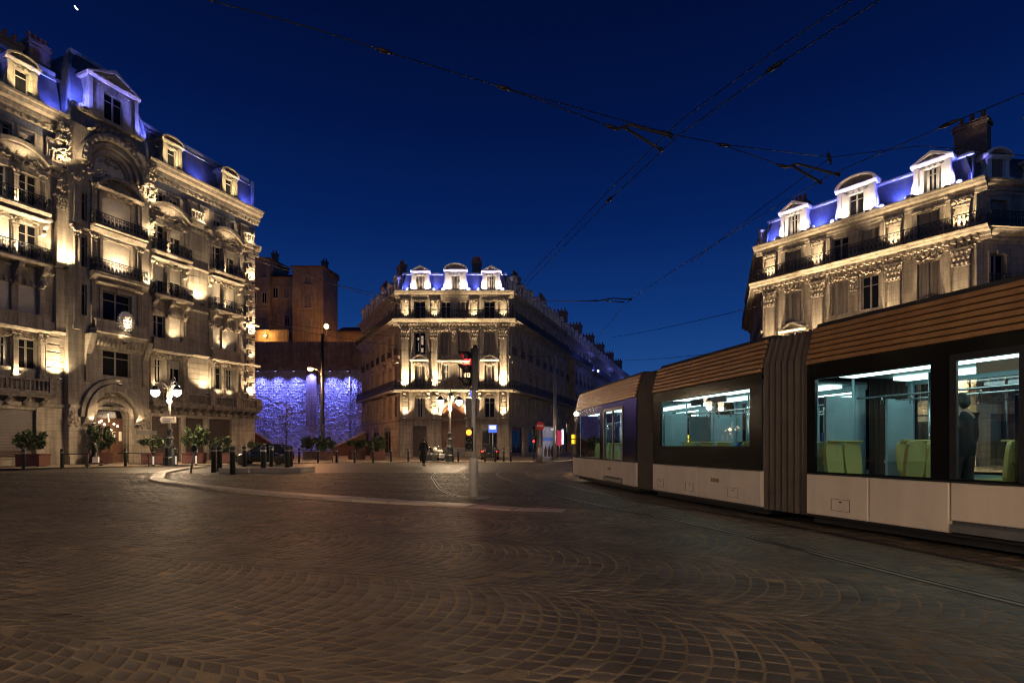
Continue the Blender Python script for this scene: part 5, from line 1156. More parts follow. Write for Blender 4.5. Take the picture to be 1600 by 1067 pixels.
# ------------------------------------------------------------------ street lamps
def lamp_head(parent, pos, P, sh):
    x, y, z = pos
    mb = MB().lathe([(.0, .52), (.05, .50), (.16, .40), (.2, .30), (.25, .22), (.27, .18)], x, y, 10); mb.v = [(a, b, c + z) for a, b, c in mb.v]; h = mk('lantern_hood', mb, 'darkmetal', parent)
    g = MB().lathe([(.245, .18), (.27, .05), (.24, -.10), (.13, -.22), (.02, -.26)], x, y, 12); g.v = [(a, b, c + z) for a, b, c in g.v]; mk('lamp_globe', g, 'globe', parent)
    light('SPOT', parent, (x, y, z - .34), P, LAMPC, .2, dir=(0, 0, -1), angle=177, blend=.04)
    light('POINT', parent, (x, y, z - .36), P * sh, LAMPC, .2)
def make_lamp(lab, pos, rot=0., P=330, sh=.25):
    t = thing('street_lamp', lab, 'street lamp', pos, rot, 'three armed lamp posts round the square')
    mk('post_base', MB().lathe([(.36, 0), (.36, .5), (.30, .55), (.28, 1.1), (.33, 1.15), (.22, 1.35), (.20, 1.7), (.26, 1.78), (.16, 1.95), (.15, 2.2), (.2, 2.26), (.11, 2.45)], 0, 0, 10, 0, False), 'darkmetal', t)
    mk('post', MB().lathe([(.10, 2.4), (.085, 4.1), (.15, 4.15), (.16, 4.3), (.11, 4.4), (.17, 4.55), (.17, 4.75), (.10, 4.95), (.14, 5.2), (.05, 5.45)], 0, 0, 10), 'lampcream', t)
    for a, hz in ((R(200), 0.), (R(-28), .0), (R(80), .75)):
        dx, dy = math.cos(a), math.sin(a); k = .82 if hz == 0 else .5
        mk('arm', MB().tube([(0, 0, 4.9), (dx * .3 * k, dy * .3 * k, 5.35 + hz * .4), (dx * .7 * k, dy * .7 * k, 5.55 + hz * .5), (dx * k, dy * k, 5.42 + hz * .5), (dx * k, dy * k, 5.3 + hz * .5)], .035, 6).tube([(0, 0, 5.1), (dx * .45 * k, dy * .45 * k, 5.1), (dx * .6 * k, dy * .6 * k, 5.5 + hz * .5)], .018, 5), 'lampcream', t)
        lamp_head(t, (dx * k, dy * k, 4.78 + hz * .5), P, sh)
    return t
la = make_lamp('lit three globe lamp post carrying a white direction sign, in front of the palace', px(265, 726.5, .05), 0, 700)
make_lamp('lit three globe lamp post standing before the arched brown door', px(703, 721, .05), .15, 620)
make_lamp('lit three globe lamp post behind the viewer, far to the left', (-9, -7.5, 0), .5, 1450); make_lamp('lit three globe lamp post behind the viewer, farther right', (3.5, -11, 0), 1.2, 1700)
make_lamp('added three globe lamp post, unseen behind the tram, lighting the facades round the tram street', (17.5, 31, .05), 2., 2200, .9)  # lamp added out of sight to warm the facades behind the tram
ds = thing('direction_sign', 'white arrow shaped direction sign fixed to the lamp post by the palace', 'sign', (la.location.x, la.location.y - .2, 2.85))
mk('sign_board', MB().poly([(-.52, .2), (-.40, 0), (.55, 0), (.55, .42), (-.40, .42)], -.03, .03), 'signwhite', ds)
mk('sign_lettering', MB().box(-.3, .28, -.04, -.031, .26, .31).box(-.3, .2, -.04, -.031, .11, .16).box(.36, .46, -.04, -.031, .24, .34), 'shopfront', ds)
mk('sign_bracket', MB().box(-.06, .06, .03, .2, .05, .37), 'darkmetal', ds)
# sodium lamp and mast
d = 58; mx_ = (504 - 800) / 850 * d
mt = thing('lighting_mast', 'tall grey mast with a glowing orange street light, in front of the blue wall', 'street lamp', (mx_, d, .05))
zt = pz(522, d); mk('pole', MB().lathe([(.25, 0), (.22, 2), (.16, zt)], 0, 0, 10), 'darkmetal', mt); zl = pz(577, d)
mk('arm', MB().tube([(0, 0, zl - .6), (-.5, -.1, zl - .1), (-1.1, -.2, zl + .1)], .06), 'darkmetal', mt); hd = MB().ball((-1.2, -.2, zl + .1), (.42, .2, .16), 10, 6); mk('lamp_hood', hd, 'darkmetal', mt)
mk('lamp_lens', MB().ball((-1.2, -.2, zl), (.34, .2, .24), 10, 6), 'sodium', mt); light('POINT', mt, (-1.2, -.5, zl - .4), 2500, (1, .46, .19), .3)
mk('clamp_collar', MB().lathe([(.22, zl - .75), (.26, zl - .7), (.26, zl - .5), (.2, zl - .45)], 0, 0, 10), 'darkmetal', mt)
p = pd(510, 92, 16.6); l2 = thing('street_lamp', 'distant glowing street lamp up on the terrace against the dusk sky', 'street lamp', p); h = pz(510, 92) - 16.6
mk('post', MB().tube([(0, 0, 0), (0, 0, h)], .07), 'darkmetal', l2); mk('lamp_globe', MB().ball((0, 0, h), (.42, .42, .42), 10, 7), 'sodium', l2); light('POINT', l2, (-.5, -2.2, h - .3), 700, SOD, .3)
p = pd(867, 45, .05); m2 = thing('catenary_mast', 'tall plain grey steel mast beside the poster column left of the tram nose', 'mast', p); mk('pole', MB().lathe([(.17, 0), (.15, 2), (.10, 8.6)], 0, 0, 10), 'greymetal', m2); mk('pole_cap', MB().lathe([(.12, 8.6), (.12, 8.7), (.02, 8.8)], 0, 0, 8), 'greymetal', m2)
mk('base_plate', MB().lathe([(.26, 0), (.26, .06), (.18, .1)], 0, 0, 8), 'greymetal', m2)

# ------------------------------------------------------------------ traffic lights and signs
def visor(mb, c, r, L, ax_, m=0):
    """open hood over a lens: arc swept along the facing direction ax_"""
    f = Vector(ax_).normalized(); sdv = Vector((-f.y, f.x, 0)); v = []; fs = []; n = 14
    for i in range(n + 1):
        a = R(-35) + R(250) * i / n; dr = math.cos(a) * sdv + math.sin(a) * Vector((0, 0, 1)); k = L * (.55 + .45 * max(0, math.sin(a)))
        for rr, t in ((r, 0), (r, k), (r + .006, k), (r + .006, 0)): v.append(Vector(c) + dr * rr + f * t)
    for i in range(n):
        for j in range(4): fs.append((4 * i + j, 4 * i + (j + 1) % 4, 4 * i + 4 + (j + 1) % 4, 4 * i + 4 + j))
    mb.add(v, fs, m, True)
def disc(mb, c, r, f, m=0):
    f = Vector(f).normalized(); s = Vector((-f.y, f.x, 0)); n = 14
    v = [Vector(c) + f * .035] + [Vector(c) + r * .7 * (math.cos(2 * PI * i / n) * s + math.sin(2 * PI * i / n) * Vector((0, 0, 1))) + f * .022 for i in range(n)] + [Vector(c) + r * (math.cos(2 * PI * i / n) * s + math.sin(2 * PI * i / n) * Vector((0, 0, 1))) for i in range(n)]
    mb.add(v, [(0, 1 + i, 1 + (i + 1) % n) for i in range(n)] + [(1 + i, 1 + n + i, 1 + n + (i + 1) % n, 1 + (i + 1) % n) for i in range(n)], m, True)
def signal_head(par, base, rot, n, lit, r=.105, sp_=.33, w=.34, dp=.2, L=.26, nm='signal_head', order=0, glow=0):
    f = Vector((math.cos(rot), math.sin(rot), 0)); H = n * sp_ + .06
    h = ob(nm, MB().plan([(0, -w / 2 + .03), (.03, -w / 2), (dp - .03, -w / 2), (dp, -w / 2 + .03), (dp, w / 2 - .03), (dp - .03, w / 2), (.03, w / 2), (0, w / 2 - .03)], 0, H).mesh(nm, 'blackplastic'), par, base, rot)
    for i in range(n):
        z = H - .03 - sp_ * (i + .5); ln = MB(); disc(ln, (dp + .004, 0, z), r, (1, 0, 0)); mk('lens', ln, lit if i == order else 'darklens', h)
        vb = MB(); visor(vb, (dp, 0, z), r + .012, L, (1, 0, 0)); mk('visor', vb, 'blackplastic', h)
        if i == order and glow: light('POINT', h, (dp + .14, 0, z + .02), glow, (1, .02, .03), .05)
        if i == order and lit == 'orangelens' and L < .11: light('POINT', h, (dp + .08, 0, z), .5, (1, .15, .03), .04)
    return h
tp = px(740, 777); tl = thing('traffic_light', 'grey traffic light pole showing red, standing on the island in front of the wedge building', 'traffic light', tp)
mk('pole_base', MB().lathe([(.12, 0), (.115, .95), (.10, 1.02), (.065, 1.05)], 0, 0, 14), 'polepaint', tl); mk('pole', MB().lathe([(.06, 1.0), (.055, 2.9)], 0, 0, 12), 'polepaint', tl)
mk('foot_plate', MB().lathe([(.45, -.005), (.45, .012), (.13, .03)], 0, 0, 16), 'concrete', tl)
signal_head(tl, (.12, .05, 2.80), R(190), 3, 'redlens', .115, .335, .36, .20, .34, 'signal_head', 0, 60)
mk('pole_top_camera', MB().lathe([(.045, 3.86), (.045, 3.89), (.07, 3.90), (.065, 3.95), (.03, 3.97)], .04, 0, 10), 'blackplastic', tl)
mk('backing_board', MB().box(-.02, .13, -.03, .03, 2.78, 3.86), 'blackplastic', tl)
signal_head(tl, (-.10, .04, 1.2), R(262), 3, 'orangelens', .075, .185, .21, .12, .10, 'repeater_head')
pb_ = mk('pedestrian_head', MB().box(-.19, .13, .06, .26, 2.12, 2.58).box(-.205, -.19, .02, .3, 2.12, 2.58), 'blackplastic', tl); mk('hood_edge', MB().box(-.213, -.206, .04, .28, 2.2, 2.55), 'signblue', pb_)
mk('pole_band', MB().box(-.10, -.06, -.02, .02, 2.62, 2.78), 'signblue', tl)
t2 = thing('traffic_light', 'small far traffic light with one red dot, left of the no entry sign', 'traffic light', px(834, 720.5, .05)); mk('pole', MB().tube([(0, 0, 0), (0, 0, 3.0)], .06), 'darkmetal', t2)
signal_head(t2, (0, -.05, 2.0), R(265), 3, 'darklens', .1, .28, .3, .18, .16); signal_head(t2, (0, -.05, 1.5), R(265), 1, 'redlens', .09, .28, .24, .15, .12, 'repeater_head')
t3 = thing('traffic_light', 'dark far traffic light seen from behind, next to the poster column', 'traffic light', px(869, 720.5, .05)); mk('pole', MB().tube([(0, 0, 0), (0, 0, 3.6)], .06), 'darkmetal', t3); signal_head(t3, (.1, .05, 2.6), R(80), 3, 'darklens', .1, .3, .3, .2, .16)
ne = thing('no_entry_sign', 'round red no entry sign with white bar on a grey pole near the poster column', 'sign', px(844, 721, .05)); mk('pole', MB().tube([(0, 0, 0), (0, 0, 3.0)], .045), 'greymetal', ne)
mb = MB(); disc(mb, (0, -.06, 2.9), .36, (0, -1, 0)); sgn = mk('sign_disc', mb, 'signred', ne); mk('white_bar', MB().box(-.25, .25, -.11, -.096, 2.84, 2.96), 'signwhite', sgn); mk('pole_foot', MB().lathe([(.16, 0), (.15, 1.1), (.05, 1.2)], 0, 0, 10), 'greymetal', ne)
pk_ = thing('parking_sign', 'lit square blue and white sign on a thin pole before the right shop window', 'sign', px(770, 721, .05)); mk('pole', MB().tube([(0, 0, 0), (0, 0, 2.5)], .04), 'greymetal', pk_)
sg = mk('sign_box', MB().bbox(-.34, .34, -.10, .06, 2.36, 2.98, .03), 'signblue', pk_); mk('white_panel', MB().box(-.26, .26, -.115, -.101, 2.62, 2.93), 'signblue_w', sg); mk('sign_frame', MB().box(-.36, .36, .061, .1, 2.34, 3.0), 'greymetal', pk_)
pc = thing('poster_column', 'lit advertising panel of blue white posters in front of the street facade, left of the tram nose', 'advertising panel', px(857, 720.5, .05))
mk('panel_frame', MB().box(-.52, .52, 0, .25, .25, 2.9).box(-.4, .4, .05, .2, 0, .25), 'greymetal', pc); mk('upper_poster', MB().box(-.46, .46, -.02, -.003, 1.95, 2.82), 'poster', pc); mk('blue_band', MB().box(-.46, .46, -.022, -.003, 1.70, 1.93), 'posterblue', pc); mk('lower_poster', MB().box(-.46, .46, -.02, -.003, .35, 1.68), 'poster', pc)
fg = MB(); [fg.poly([(a, .4), (a + .2, .4), (a + .24, .9), (a + .12, 1.35), (a - .03, .9)], -.026, -.021) for a in (-.35, -.05, .2)]; mk('printed_figures', fg, 'rolls', pc)
mk('small_light', MB().box(.2, .42, -.04, -.023, 2.6, 2.72), 'signblue_w', pc)
rp_ = thing('shop_banner', 'small pinkish red lit banner behind the mast by the tram nose', 'banner', px(874, 719.5, .05)); mk('banner', MB().box(-.2, .18, 0, .06, 1.3, 2.6), 'posterred', rp_); mk('white_strip', MB().box(.2, .38, 0, .05, 1.4, 2.7), 'signblue_w', rp_); mk('stand', MB().tube([(0, .1, 0), (0, .1, 2.6)], .04), 'greymetal', rp_)
ls = thing('leaning_sign_post', 'thin leaning post with a small round sign at the tip of the pale kerb', 'sign', px(298, 739.0)); mk('post', MB().tube([(0, 0, 0), (.18, 0, 1.35)], .045), 'greymetal', ls)
mb = MB(); disc(mb, (.19, -.05, 1.2), .17, (-.25, -1, 0)); mk('sign_disc', mb, 'darkmetal', ls); mk('post_cap', MB().ball((.19, 0, 1.38), .06, 8, 5), 'signwhite', ls)

# ------------------------------------------------------------------ bollards
bp = [(37, 733, 'first bollard at the far left, before the first planter'), (97, 731, 'bollard before the palace wall, between the two leftmost planters'), (196, 728, 'bollard just right of the palace portal, joined by a low rail'), (240, 728, 'reflective bollard in front of the rounded shrub left of the lamp post'), (275, 727.5, 'reflective bollard at the foot of the lamp post'), (306.5, 726.5, 'reflective bollard right of the lamp post, behind the leaning sign')]
b0 = thing('bollard', bp[0][2], 'bollard', px(bp[0][0], bp[0][1], .05), 0, 'thin bollards along the far pavement')
mk('shaft', MB().lathe([(.085, 0), (.08, .95), (.09, .97), (.09, 1.05), (.05, 1.12)], 0, 0, 10), 'darkmetal', b0); mk('collar', MB().lathe([(.095, .86), (.1, .88), (.1, .92), (.095, .94)], 0, 0, 10), 'greymetal', b0)
for x, y, lab in bp[1:]: dup(b0, px(x, y, .05), 0, lab)
mids = [467.5, 497, 526, 554, 583]; ml = ['right of the black car, before the low railing', 'before the planters under the blue wall', 'just left of the right stair ramp', 'before the lone planter beside the right ramp', 'at the left corner of the wedge building']
for x, lab in zip(mids, ml): dup(b0, px(x, 723.2, .05), 0, 'bollard on the pavement ' + lab)
for x, lab in ((611, 'left of the small dark shop door'), (638, 'by the black clad pedestrian'), (716, 'right of the lamp post before the arched door'), (757.5, 'left of the lit blue sign'), (787, 'right of the lit blue sign, by the building corner'), (774, 'close beside the lit blue sign pole'), (798, 'on the corner of the tram street')): dup(b0, px(x, 721.3, .05), 0, 'bollard on the central pavement ' + lab)
refl = MB().bbox(-.05, .05, -.12, -.09, .1, .72, .01).mesh('reflector', 'headl')
for b in [o for o in bpy.data.objects if o.name.startswith('bollard') and 'reflective' in o.get('label', '')]:
    m = cached('reflm', lambda: mat('reflector_glow', (.8, .75, .65), rough=.3, em=(1., .85, .6), ems=.6)); me = cached('reflme', lambda: MB().bbox(-.045, .045, -.125, -.09, .1, .62, .01).mesh('reflector', m)); ob('reflector', me, b, (.05, 0, 0))  # strip emits faintly, reflected light put into its material
for (xa, xb, y) in ((97, 137, 731), (185, 232, 728)):
    a, b = Vector(px(xa, y, .05)), Vector(px(xb, y, .05)); h = thing('low_railing', 'low dark rail between bollards ' + ('left' if xa == 97 else 'right') + ' of the palace portal', 'railing', a)
    v = b - a; mk('rail_bar', MB().tube([(0, 0, .82), (v.x, v.y, .82)], .035), 'darkmetal', h); mk('upright', MB().tube([(v.x, v.y, 0), (v.x, v.y, .82)], .035), 'darkmetal', h)
a = Vector(px(466, 722, .05)); h = thing('low_railing', 'low pedestrian barrier right of the black car before the planters', 'railing', a); mk('frame', MB().tube([(0, 0, 0), (0, 0, .95), (2.6, .2, .95), (2.6, .2, 0)], .03).tube([(0, 0, .3), (2.6, .2, .3)], .02), 'darkmetal', h); [mk('baluster', MB().tube([(x, .08 * x, .3), (x, .08 * x, .95)], .015), 'darkmetal', h) for x in (.5, 1.0, 1.5, 2.1)]
# low concrete island with fat bollards
ci = thing('concrete_plinth', 'low pale concrete plinth on the island, ringed by fat dark bollards', 'plinth', px(405, 739.5)); w = 2.0
mk('plinth_slab', MB().plan([(-1.95, 0), (-.5, .05), (-.45, .25), (1.9, .25), (1.9, 2.2), (-1.95, 2.2)], 0, .24), 'concrete', ci); mk('plinth_edge', MB().bbox(-1.97, -.5, -.03, 0.06, .02, .26, .02), 'kerb', ci)
fl = [(334, 738, 'leftmost of the fat bollards on the concrete plinth'), (343, 736.5, 'second from the left, tight behind the leftmost'), (363.5, 741, 'at the near left corner of the plinth, standing forward of the others'), (382, 731, 'far side of the plinth, before the car headlight'), (411.5, 738.5, 'at the near edge of the plinth, before the car door'), (424, 729.5, 'far side of the plinth, before the car rear door'), (449, 737.5, 'right end of the plinth, nearer of a close pair'), (454, 733, 'right end of the plinth, farther of a close pair')]
f0 = thing('fat_bollard', 'fat dark bollard ' + fl[0][2], 'bollard', px(fl[0][0], fl[0][1]), 0, 'fat bollards round the concrete plinth'); mk('shaft', MB().lathe([(.125, 0), (.12, 1.18), (.135, 1.2), (.135, 1.27), (.09, 1.33)], 0, 0, 12), 'darkmetal', f0); mk('collar', MB().lathe([(.132, 1.05), (.138, 1.07), (.138, 1.11), (.132, 1.13)], 0, 0, 12), 'greymetal', f0)
for x, y, lab in fl[1:]: dup(f0, px(x, y), 0, 'fat dark bollard ' + lab)

# ------------------------------------------------------------------ planters and shrubs, small tree
def leaves(rx, ry, rz, n, seed, sz=.13, cz=0.):
    r = np.random.RandomState(seed); nc = 26; cc = r.normal(size=(nc, 3)); cc /= np.linalg.norm(cc, axis=1)[:, None]; cc *= (r.rand(nc, 1) ** .4) * .85; cc *= (rx, ry, rz); rad = r.uniform(.18, .42, nc) * min(rx, rz)
    k = r.randint(0, nc, n); p = r.normal(size=(n, 3)); p /= np.linalg.norm(p, axis=1)[:, None]; c = cc[k] + p * (rad[k] * r.rand(n) ** .35)[:, None]; c[:, 2] += cz
    u = r.normal(size=(n, 3)); u /= np.linalg.norm(u, axis=1)[:, None]; w = np.cross(u, r.normal(size=(n, 3))); w /= np.linalg.norm(w, axis=1)[:, None]; s = r.uniform(.6, 1.3, (n, 1)) * sz
    v = np.stack([c - u * s, c + w * s * .42, c + u * s, c - w * s * .42], 1).reshape(-1, 3); me = bpy.data.meshes.new('foliage'); me.from_pydata(v.tolist(), [], np.arange(4 * n).reshape(-1, 4).tolist()); me.materials.append(M['leaf']); return me
fol = [leaves(1.0, .9, .62, 1500, 1, .12, 1.25), leaves(.85, .8, .75, 1400, 2, .11, 1.2), leaves(1.05, .8, .5, 1500, 3, .13, 1.2)]
stem = MB()
for a in range(5): an = a * 1.26; stem.tube([(0, 0, 0), (.15 * math.cos(an), .15 * math.sin(an), .5), (.5 * math.cos(an), .5 * math.sin(an), 1.3)], .035, 5, 0, .012)
stem = stem.mesh('stem', 'bark')
pls = [(52, 728.5, 34, 1.0, 'leftmost of the planters, beside the bench before the shuttered shop'), (156, 727, 38.6, 1.0, 'in front of the palace portal behind the passer-by'), (238, 725, 38, .95, 'left of the lamp post under a rounded shrub'), (304, 724.5, 39, 1.0, 'right of the lamp post behind the leaning sign'), (347, 724, 40, .85, 'at the palace right end behind the fat bollards'), (400, 721, 47, .8, 'behind the black car'), (486, 720.5, 50, .95, 'left of a close pair under the blue wall'), (507, 721, 49, .95, 'right of a close pair under the blue wall'), (557, 720.5, 50, .95, 'between the right stair ramp and the wedge building'), (590, 721, 49, .95, 'nearest the wedge building left corner')]
P0 = None
for i, (x, y, d, s, lab) in enumerate(pls):
    pos = pd(x, d, .05)
    if P0 is None:
        P0 = t = thing('planter', 'red brown square planter ' + lab, 'planter', pos, .25, 'planters along the pavement')
        bx = MB(); [bx.bbox(-.62, .62, -.62, -.56, .06 + k * .17, .06 + (k + 1) * .17 - .015, .008) for k in range(4)]; bx.box(-.61, .61, -.56, .62, .05, .72); mk('planter_box', bx, 'planter', t)
        mk('planter_rim', MB().box(-.67, .67, -.67, -.55, .72, .78).box(-.67, .67, .55, .67, .72, .78).box(-.67, -.55, -.55, .55, .72, .78).box(.55, .67, -.55, .55, .72, .78), 'planter', t); mk('soil', MB().box(-.55, .55, -.55, .55, .66, .71), 'soil', t)
        mk('planter_foot', MB().box(-.5, -.4, -.5, .5, 0, .05).box(.4, .5, -.5, .5, 0, .05), 'darkmetal', t)
    else: dup(P0, pos, .25 + .15 * (i % 3), 'red brown square planter ' + lab)
    sh = thing('shrub', 'evergreen shrub in the planter ' + lab, 'shrub', (pos[0], pos[1], .72), i * 1.1, 'shrubs in the planters'); ob('stem', stem, sh); f = ob('foliage', fol[i % 3], sh, (0, 0, -.35)); f.scale = (s * 1.12, s * 1.12, s * (1.3 if i in (1, 3) else 1.05))
tr = thing('young_tree', 'young bare tree with thin trunk in front of the blue wall', 'tree', pd(447, 58, .05)); mb = MB(); mb.tube([(0, 0, 0), (.03, 0, 2), (0, 0, 4.2), (.05, 0, 6.0)], .075, 6, 0, .02); r_ = random.Random(4)
mk('trunk', mb, 'bark', tr); br = MB()
for k in range(34):
    z = r_.uniform(2.0, 5.8); an = r_.uniform(0, 6.28); L_ = r_.uniform(.6, 1.5) * (1 - (z - 2) / 7); br.tube([(0.02, 0, z), (L_ * .5 * math.cos(an), L_ * .5 * math.sin(an), z + L_ * .5), (L_ * math.cos(an), L_ * math.sin(an), z + L_ * 1.15)], .018, 4, 0, .005)
mk('crown', br, 'bark', tr); tg = ob('twig_leaves', leaves(1.2, 1.2, 1.6, 260, 9, .10, 4.4), tr)
bn = thing('bench', 'low slatted bench beside the leftmost planter', 'bench', pd(8, 33.5, .05), .35)
for k in range(5): mk('slat', MB().bbox(-.9, .9, -.3 + k * .13, -.2 + k * .13, .43, .47, .005), 'slat', bn)
for k in range(3): mk('back_slat', MB().bbox(-.9, .9, .34, .38, .58 + k * .14, .68 + k * .14, .005), 'slat', bn)
for s in (-.7, .7): mk('leg', MB().box(s - .04, s + .04, -.28, .36, 0, .42).box(s - .04, s + .04, .36, .42, 0, 1.0), 'darkmetal', bn)

# ------------------------------------------------------------------ car and motorcycles
car = thing('car', 'small black hatchback with lit headlights parked behind the concrete plinth, facing left', 'car', px(412, 725.5), R(8))
SC = [(-1.92, .30, .52, .52, .50), (-1.80, .24, .66, .66, .70), (-1.35, .22, .80, .80, .80), (-.75, .20, .92, .94, .83), (-.1, .20, .93, 1.38, .84), (.5, .20, .94, 1.46, .84), (1.2, .20, .95, 1.42, .84), (1.62, .22, .95, 1.20, .82), (1.86, .28, .90, .96, .74), (1.93, .36, .80, .84, .62)]
v = []; f = []
for x, zb, zbelt, zr, hw in SC:
    for y, z in ((hw * .86, zb), (hw, zb + .16), (hw * 1.0, zbelt * .8), (hw * .95, zbelt), (-hw * .95, zbelt), (-hw, zbelt * .8), (-hw, zb + .16), (-hw * .86, zb)): v.append((x, y, z))
n8 = 8
for i in range(len(SC) - 1):
    for j in range(n8): f.append((i * n8 + j, i * n8 + (j + 1) % n8, (i + 1) * n8 + (j + 1) % n8, (i + 1) * n8 + j))
f += [tuple(range(n8))[::-1], tuple(range((len(SC) - 1) * n8, len(SC) * n8))]
mk('body', MB().add(v, f, 0, True), 'carpaint', car)
cv = [(-.82, .72, .93), (-.12, .58, 1.40), (.5, .58, 1.48), (1.25, .57, 1.44), (1.70, .66, .96)]
gv = []; gf = []
for x, w_, z in cv: gv += [(x, w_, z), (x, -w_, z)]
for i in (0, 3): gf.append((2 * i, 2 * i + 2, 2 * i + 3, 2 * i + 1))
side = MB(); 
for s in (-1, 1):
    pts = [(-.82, s * .78, .93), (-.12, s * .60, 1.39), (.5, s * .60, 1.46), (1.25, s * .59, 1.42), (1.70, s * .74, .95)]
    side.add(pts, [(0, 1, 2, 3, 4)])
mk('side_glass', side, 'carglass', car); mk('windscreen', MB().add([cv[0], cv[1], (cv[1][0], -.58, 1.40), (cv[0][0], -.72, .93)], [(0, 1, 2, 3)]), 'carglass', car); mk('rear_glass', MB().add([cv[3], cv[4], (1.7, -.66, .96), (1.25, -.57, 1.44)], [(0, 1, 2, 3)]), 'carglass', car)
mk('roof', MB().add([(-.14, .6, 1.40), (-.14, -.6, 1.40), (.5, .61, 1.475), (.5, -.61, 1.475), (1.27, .6, 1.435), (1.27, -.6, 1.435)], [(0, 1, 3, 2), (2, 3, 5, 4)], 0, True), 'carpaint', car)
pl_ = MB()
for s in (-1, 1):
    for a, b in (((-.84, s * .77, .92), (-.12, s * .60, 1.41)), ((.42, s * .82, .93), (.42, s * .605, 1.46)), ((1.25, s * .6, 1.43), (1.72, s * .76, .94)), ((-.12, s * .6, 1.41), (1.25, s * .6, 1.44))): pl_.tube([a, b], .03, 5)
mk('pillar_frame', pl_, 'carpaint', car)
for x in (-1.22, 1.22):
    for s in (-1, 1):
        wh = ob('wheel', None, car, (x, s * .76, .30)); wh.rotation_euler = (PI / 2, 0, 0)
        mk('tyre', MB().lathe([(.20, -.09), (.28, -.10), (.30, -.06), (.30, .06), (.28, .10), (.20, .09)], 0, 0, 20), 'tyre', wh); rm = MB().lathe([(.0, -.02), (.2, -.05), (.21, .05), (.19, .06)], 0, 0, 16); [rm.box(-.025, .025, .03, .19, -.095, -.05) for _ in range(1)]
        for k in range(6): a = k * PI / 3; c_, s_ = math.cos(a), math.sin(a); rm.add([(.03 * -s_ + .03 * c_, .03 * c_ + .03 * s_, -s * -.085), (.19 * c_ - .02 * s_, .19 * s_ + .02 * c_, s * .085), (.19 * c_ + .02 * s_, .19 * s_ - .02 * c_, s * .085)], [(0, 1, 2)])
        mk('rim', rm, 'alloy', wh)
        mk('wheel_arch', MB().arch(x, .30, .31, .37, s * .79, s * .845, 0, PI, 12), 'blackplastic', car)
for s in (-1, 1):
    mk('headlight', MB().ball((-1.80, s * .58, .60), (.17, .16, .12), 10, 6), 'headl', car); mk('tail_light', MB().ball((1.86, s * .62, .80), (.08, .12, .12), 8, 5), 'taill' if False else 'signred', car); mk('mirror', MB().ball((-.62, s * .92, .98), (.08, .12, .07), 8, 5), 'carpaint', car); light('SPOT', car, (-1.95, s * .55, .60), 160, (1, .87, .62), .05, dir=(-1, 0, -.06), angle=70)
mk('door_seam', MB().box(.41, .425, -.85, -.842, .3, .92).box(-.72, -.705, -.845, -.838, .3, .92).box(1.0, 1.2, -.853, -.845, .82, .85).box(.1, .3, -.853, -.845, .82, .85), 'greymetal', car); mk('bumper', MB().box(-1.95, -1.85, -.55, .55, .28, .42), 'blackplastic', car); mk('number_plate', MB().box(-1.97, -1.951, -.26, .26, .30, .40), 'signwhite', car)
def moto(lab, pos, rot, fm):
    t = thing('motorcycle', lab, 'motorcycle', pos, rot, 'motorcycles parked at the arched door')
    for x in (-.68, .68):
        w = ob('wheel', None, t, (x, 0, .31)); w.rotation_euler = (PI / 2, 0, 0); mk('tyre', MB().lathe([(.22, -.05), (.29, -.06), (.31, 0), (.29, .06), (.22, .05)], 0, 0, 16), 'tyre', w); rr = MB().lathe([(.2, -.03), (.22, -.03), (.22, .03), (.2, .03)], 0, 0, 14); [rr.tube([(0, 0, 0), (.2 * math.cos(a), .2 * math.sin(a), 0)], .015, 4) for a in (0, 1.26, 2.5, 3.77, 5.0)]; mk('rim', rr, 'alloy', w)
    mk('engine', MB().box(-.25, .28, -.16, .16, .25, .58).ball((0, 0, .5), (.3, .2, .2), 8, 5), 'greymetal', t); mk('fuel_tank', MB().ball((.12, 0, .82), (.34, .17, .15), 10, 6), fm, t); mk('seat', MB().ball((-.4, 0, .80), (.42, .15, .09), 10, 6), 'blackplastic', t)
    mk('front_fork', MB().tube([(.68, .09, .31), (.45, .09, .98)], .025).tube([(.68, -.09, .31), (.45, -.09, .98)], .025), 'steel', t); mk('handlebar', MB().tube([(.36, .36, 1.02), (.44, .18, 1.05), (.44, -.18, 1.05), (.36, -.36, 1.02)], .018), 'steel', t)
    mk('fairing', MB().ball((.55, 0, .95), (.18, .2, .22), 10, 6).ball((-.75, 0, .72), (.2, .1, .1), 8, 5), fm, t); mk('headlight', MB().ball((.70, 0, .92), (.05, .09, .08), 8, 5), 'signwhite', t); mk('exhaust', MB().tube([(.1, -.2, .3), (-.4, -.22, .32), (-.8, -.24, .42)], .045), 'steel', t)
    for s in (-1, 1): mk('mirror', MB().tube([(.42, s * .25, 1.05), (.46, s * .32, 1.22)], .01).ball((.46, s * .34, 1.25), (.02, .07, .05), 6, 4), 'steel', t)
    return t
moto('white motorcycle, nearest the lamp post of the row before the arched door', pd(689, 46.2, .05), R(215), 'motoy'); moto('black motorcycle in the middle of the row before the arched door', pd(681, 46.6, .05), R(222), 'carpaint'); moto('silver motorcycle at the left end of the row before the arched door', pd(672.5, 47, .05), R(205), 'greymetal')
bk = thing('car', 'dark car with red tail lights seen from behind before the right shop window', 'car', pd(766, 50.5, .05), R(-90))
mk('body', MB().add(v, f, 0, True), 'carpaint', bk); mk('rear_glass', MB().add([cv[3], cv[4], (1.7, -.66, .96), (1.25, -.57, 1.44)], [(0, 1, 2, 3)]), 'carglass', bk); mk('cabin', MB().add([(x, s * w_, z) for x, w_, z in cv for s in (1, -1)], [(0, 2, 3, 1), (2, 4, 5, 3), (4, 6, 7, 5), (0, 1, 9, 8), (0, 8, 6, 4, 2), (1, 3, 5, 7, 9)]), 'carglass', bk)
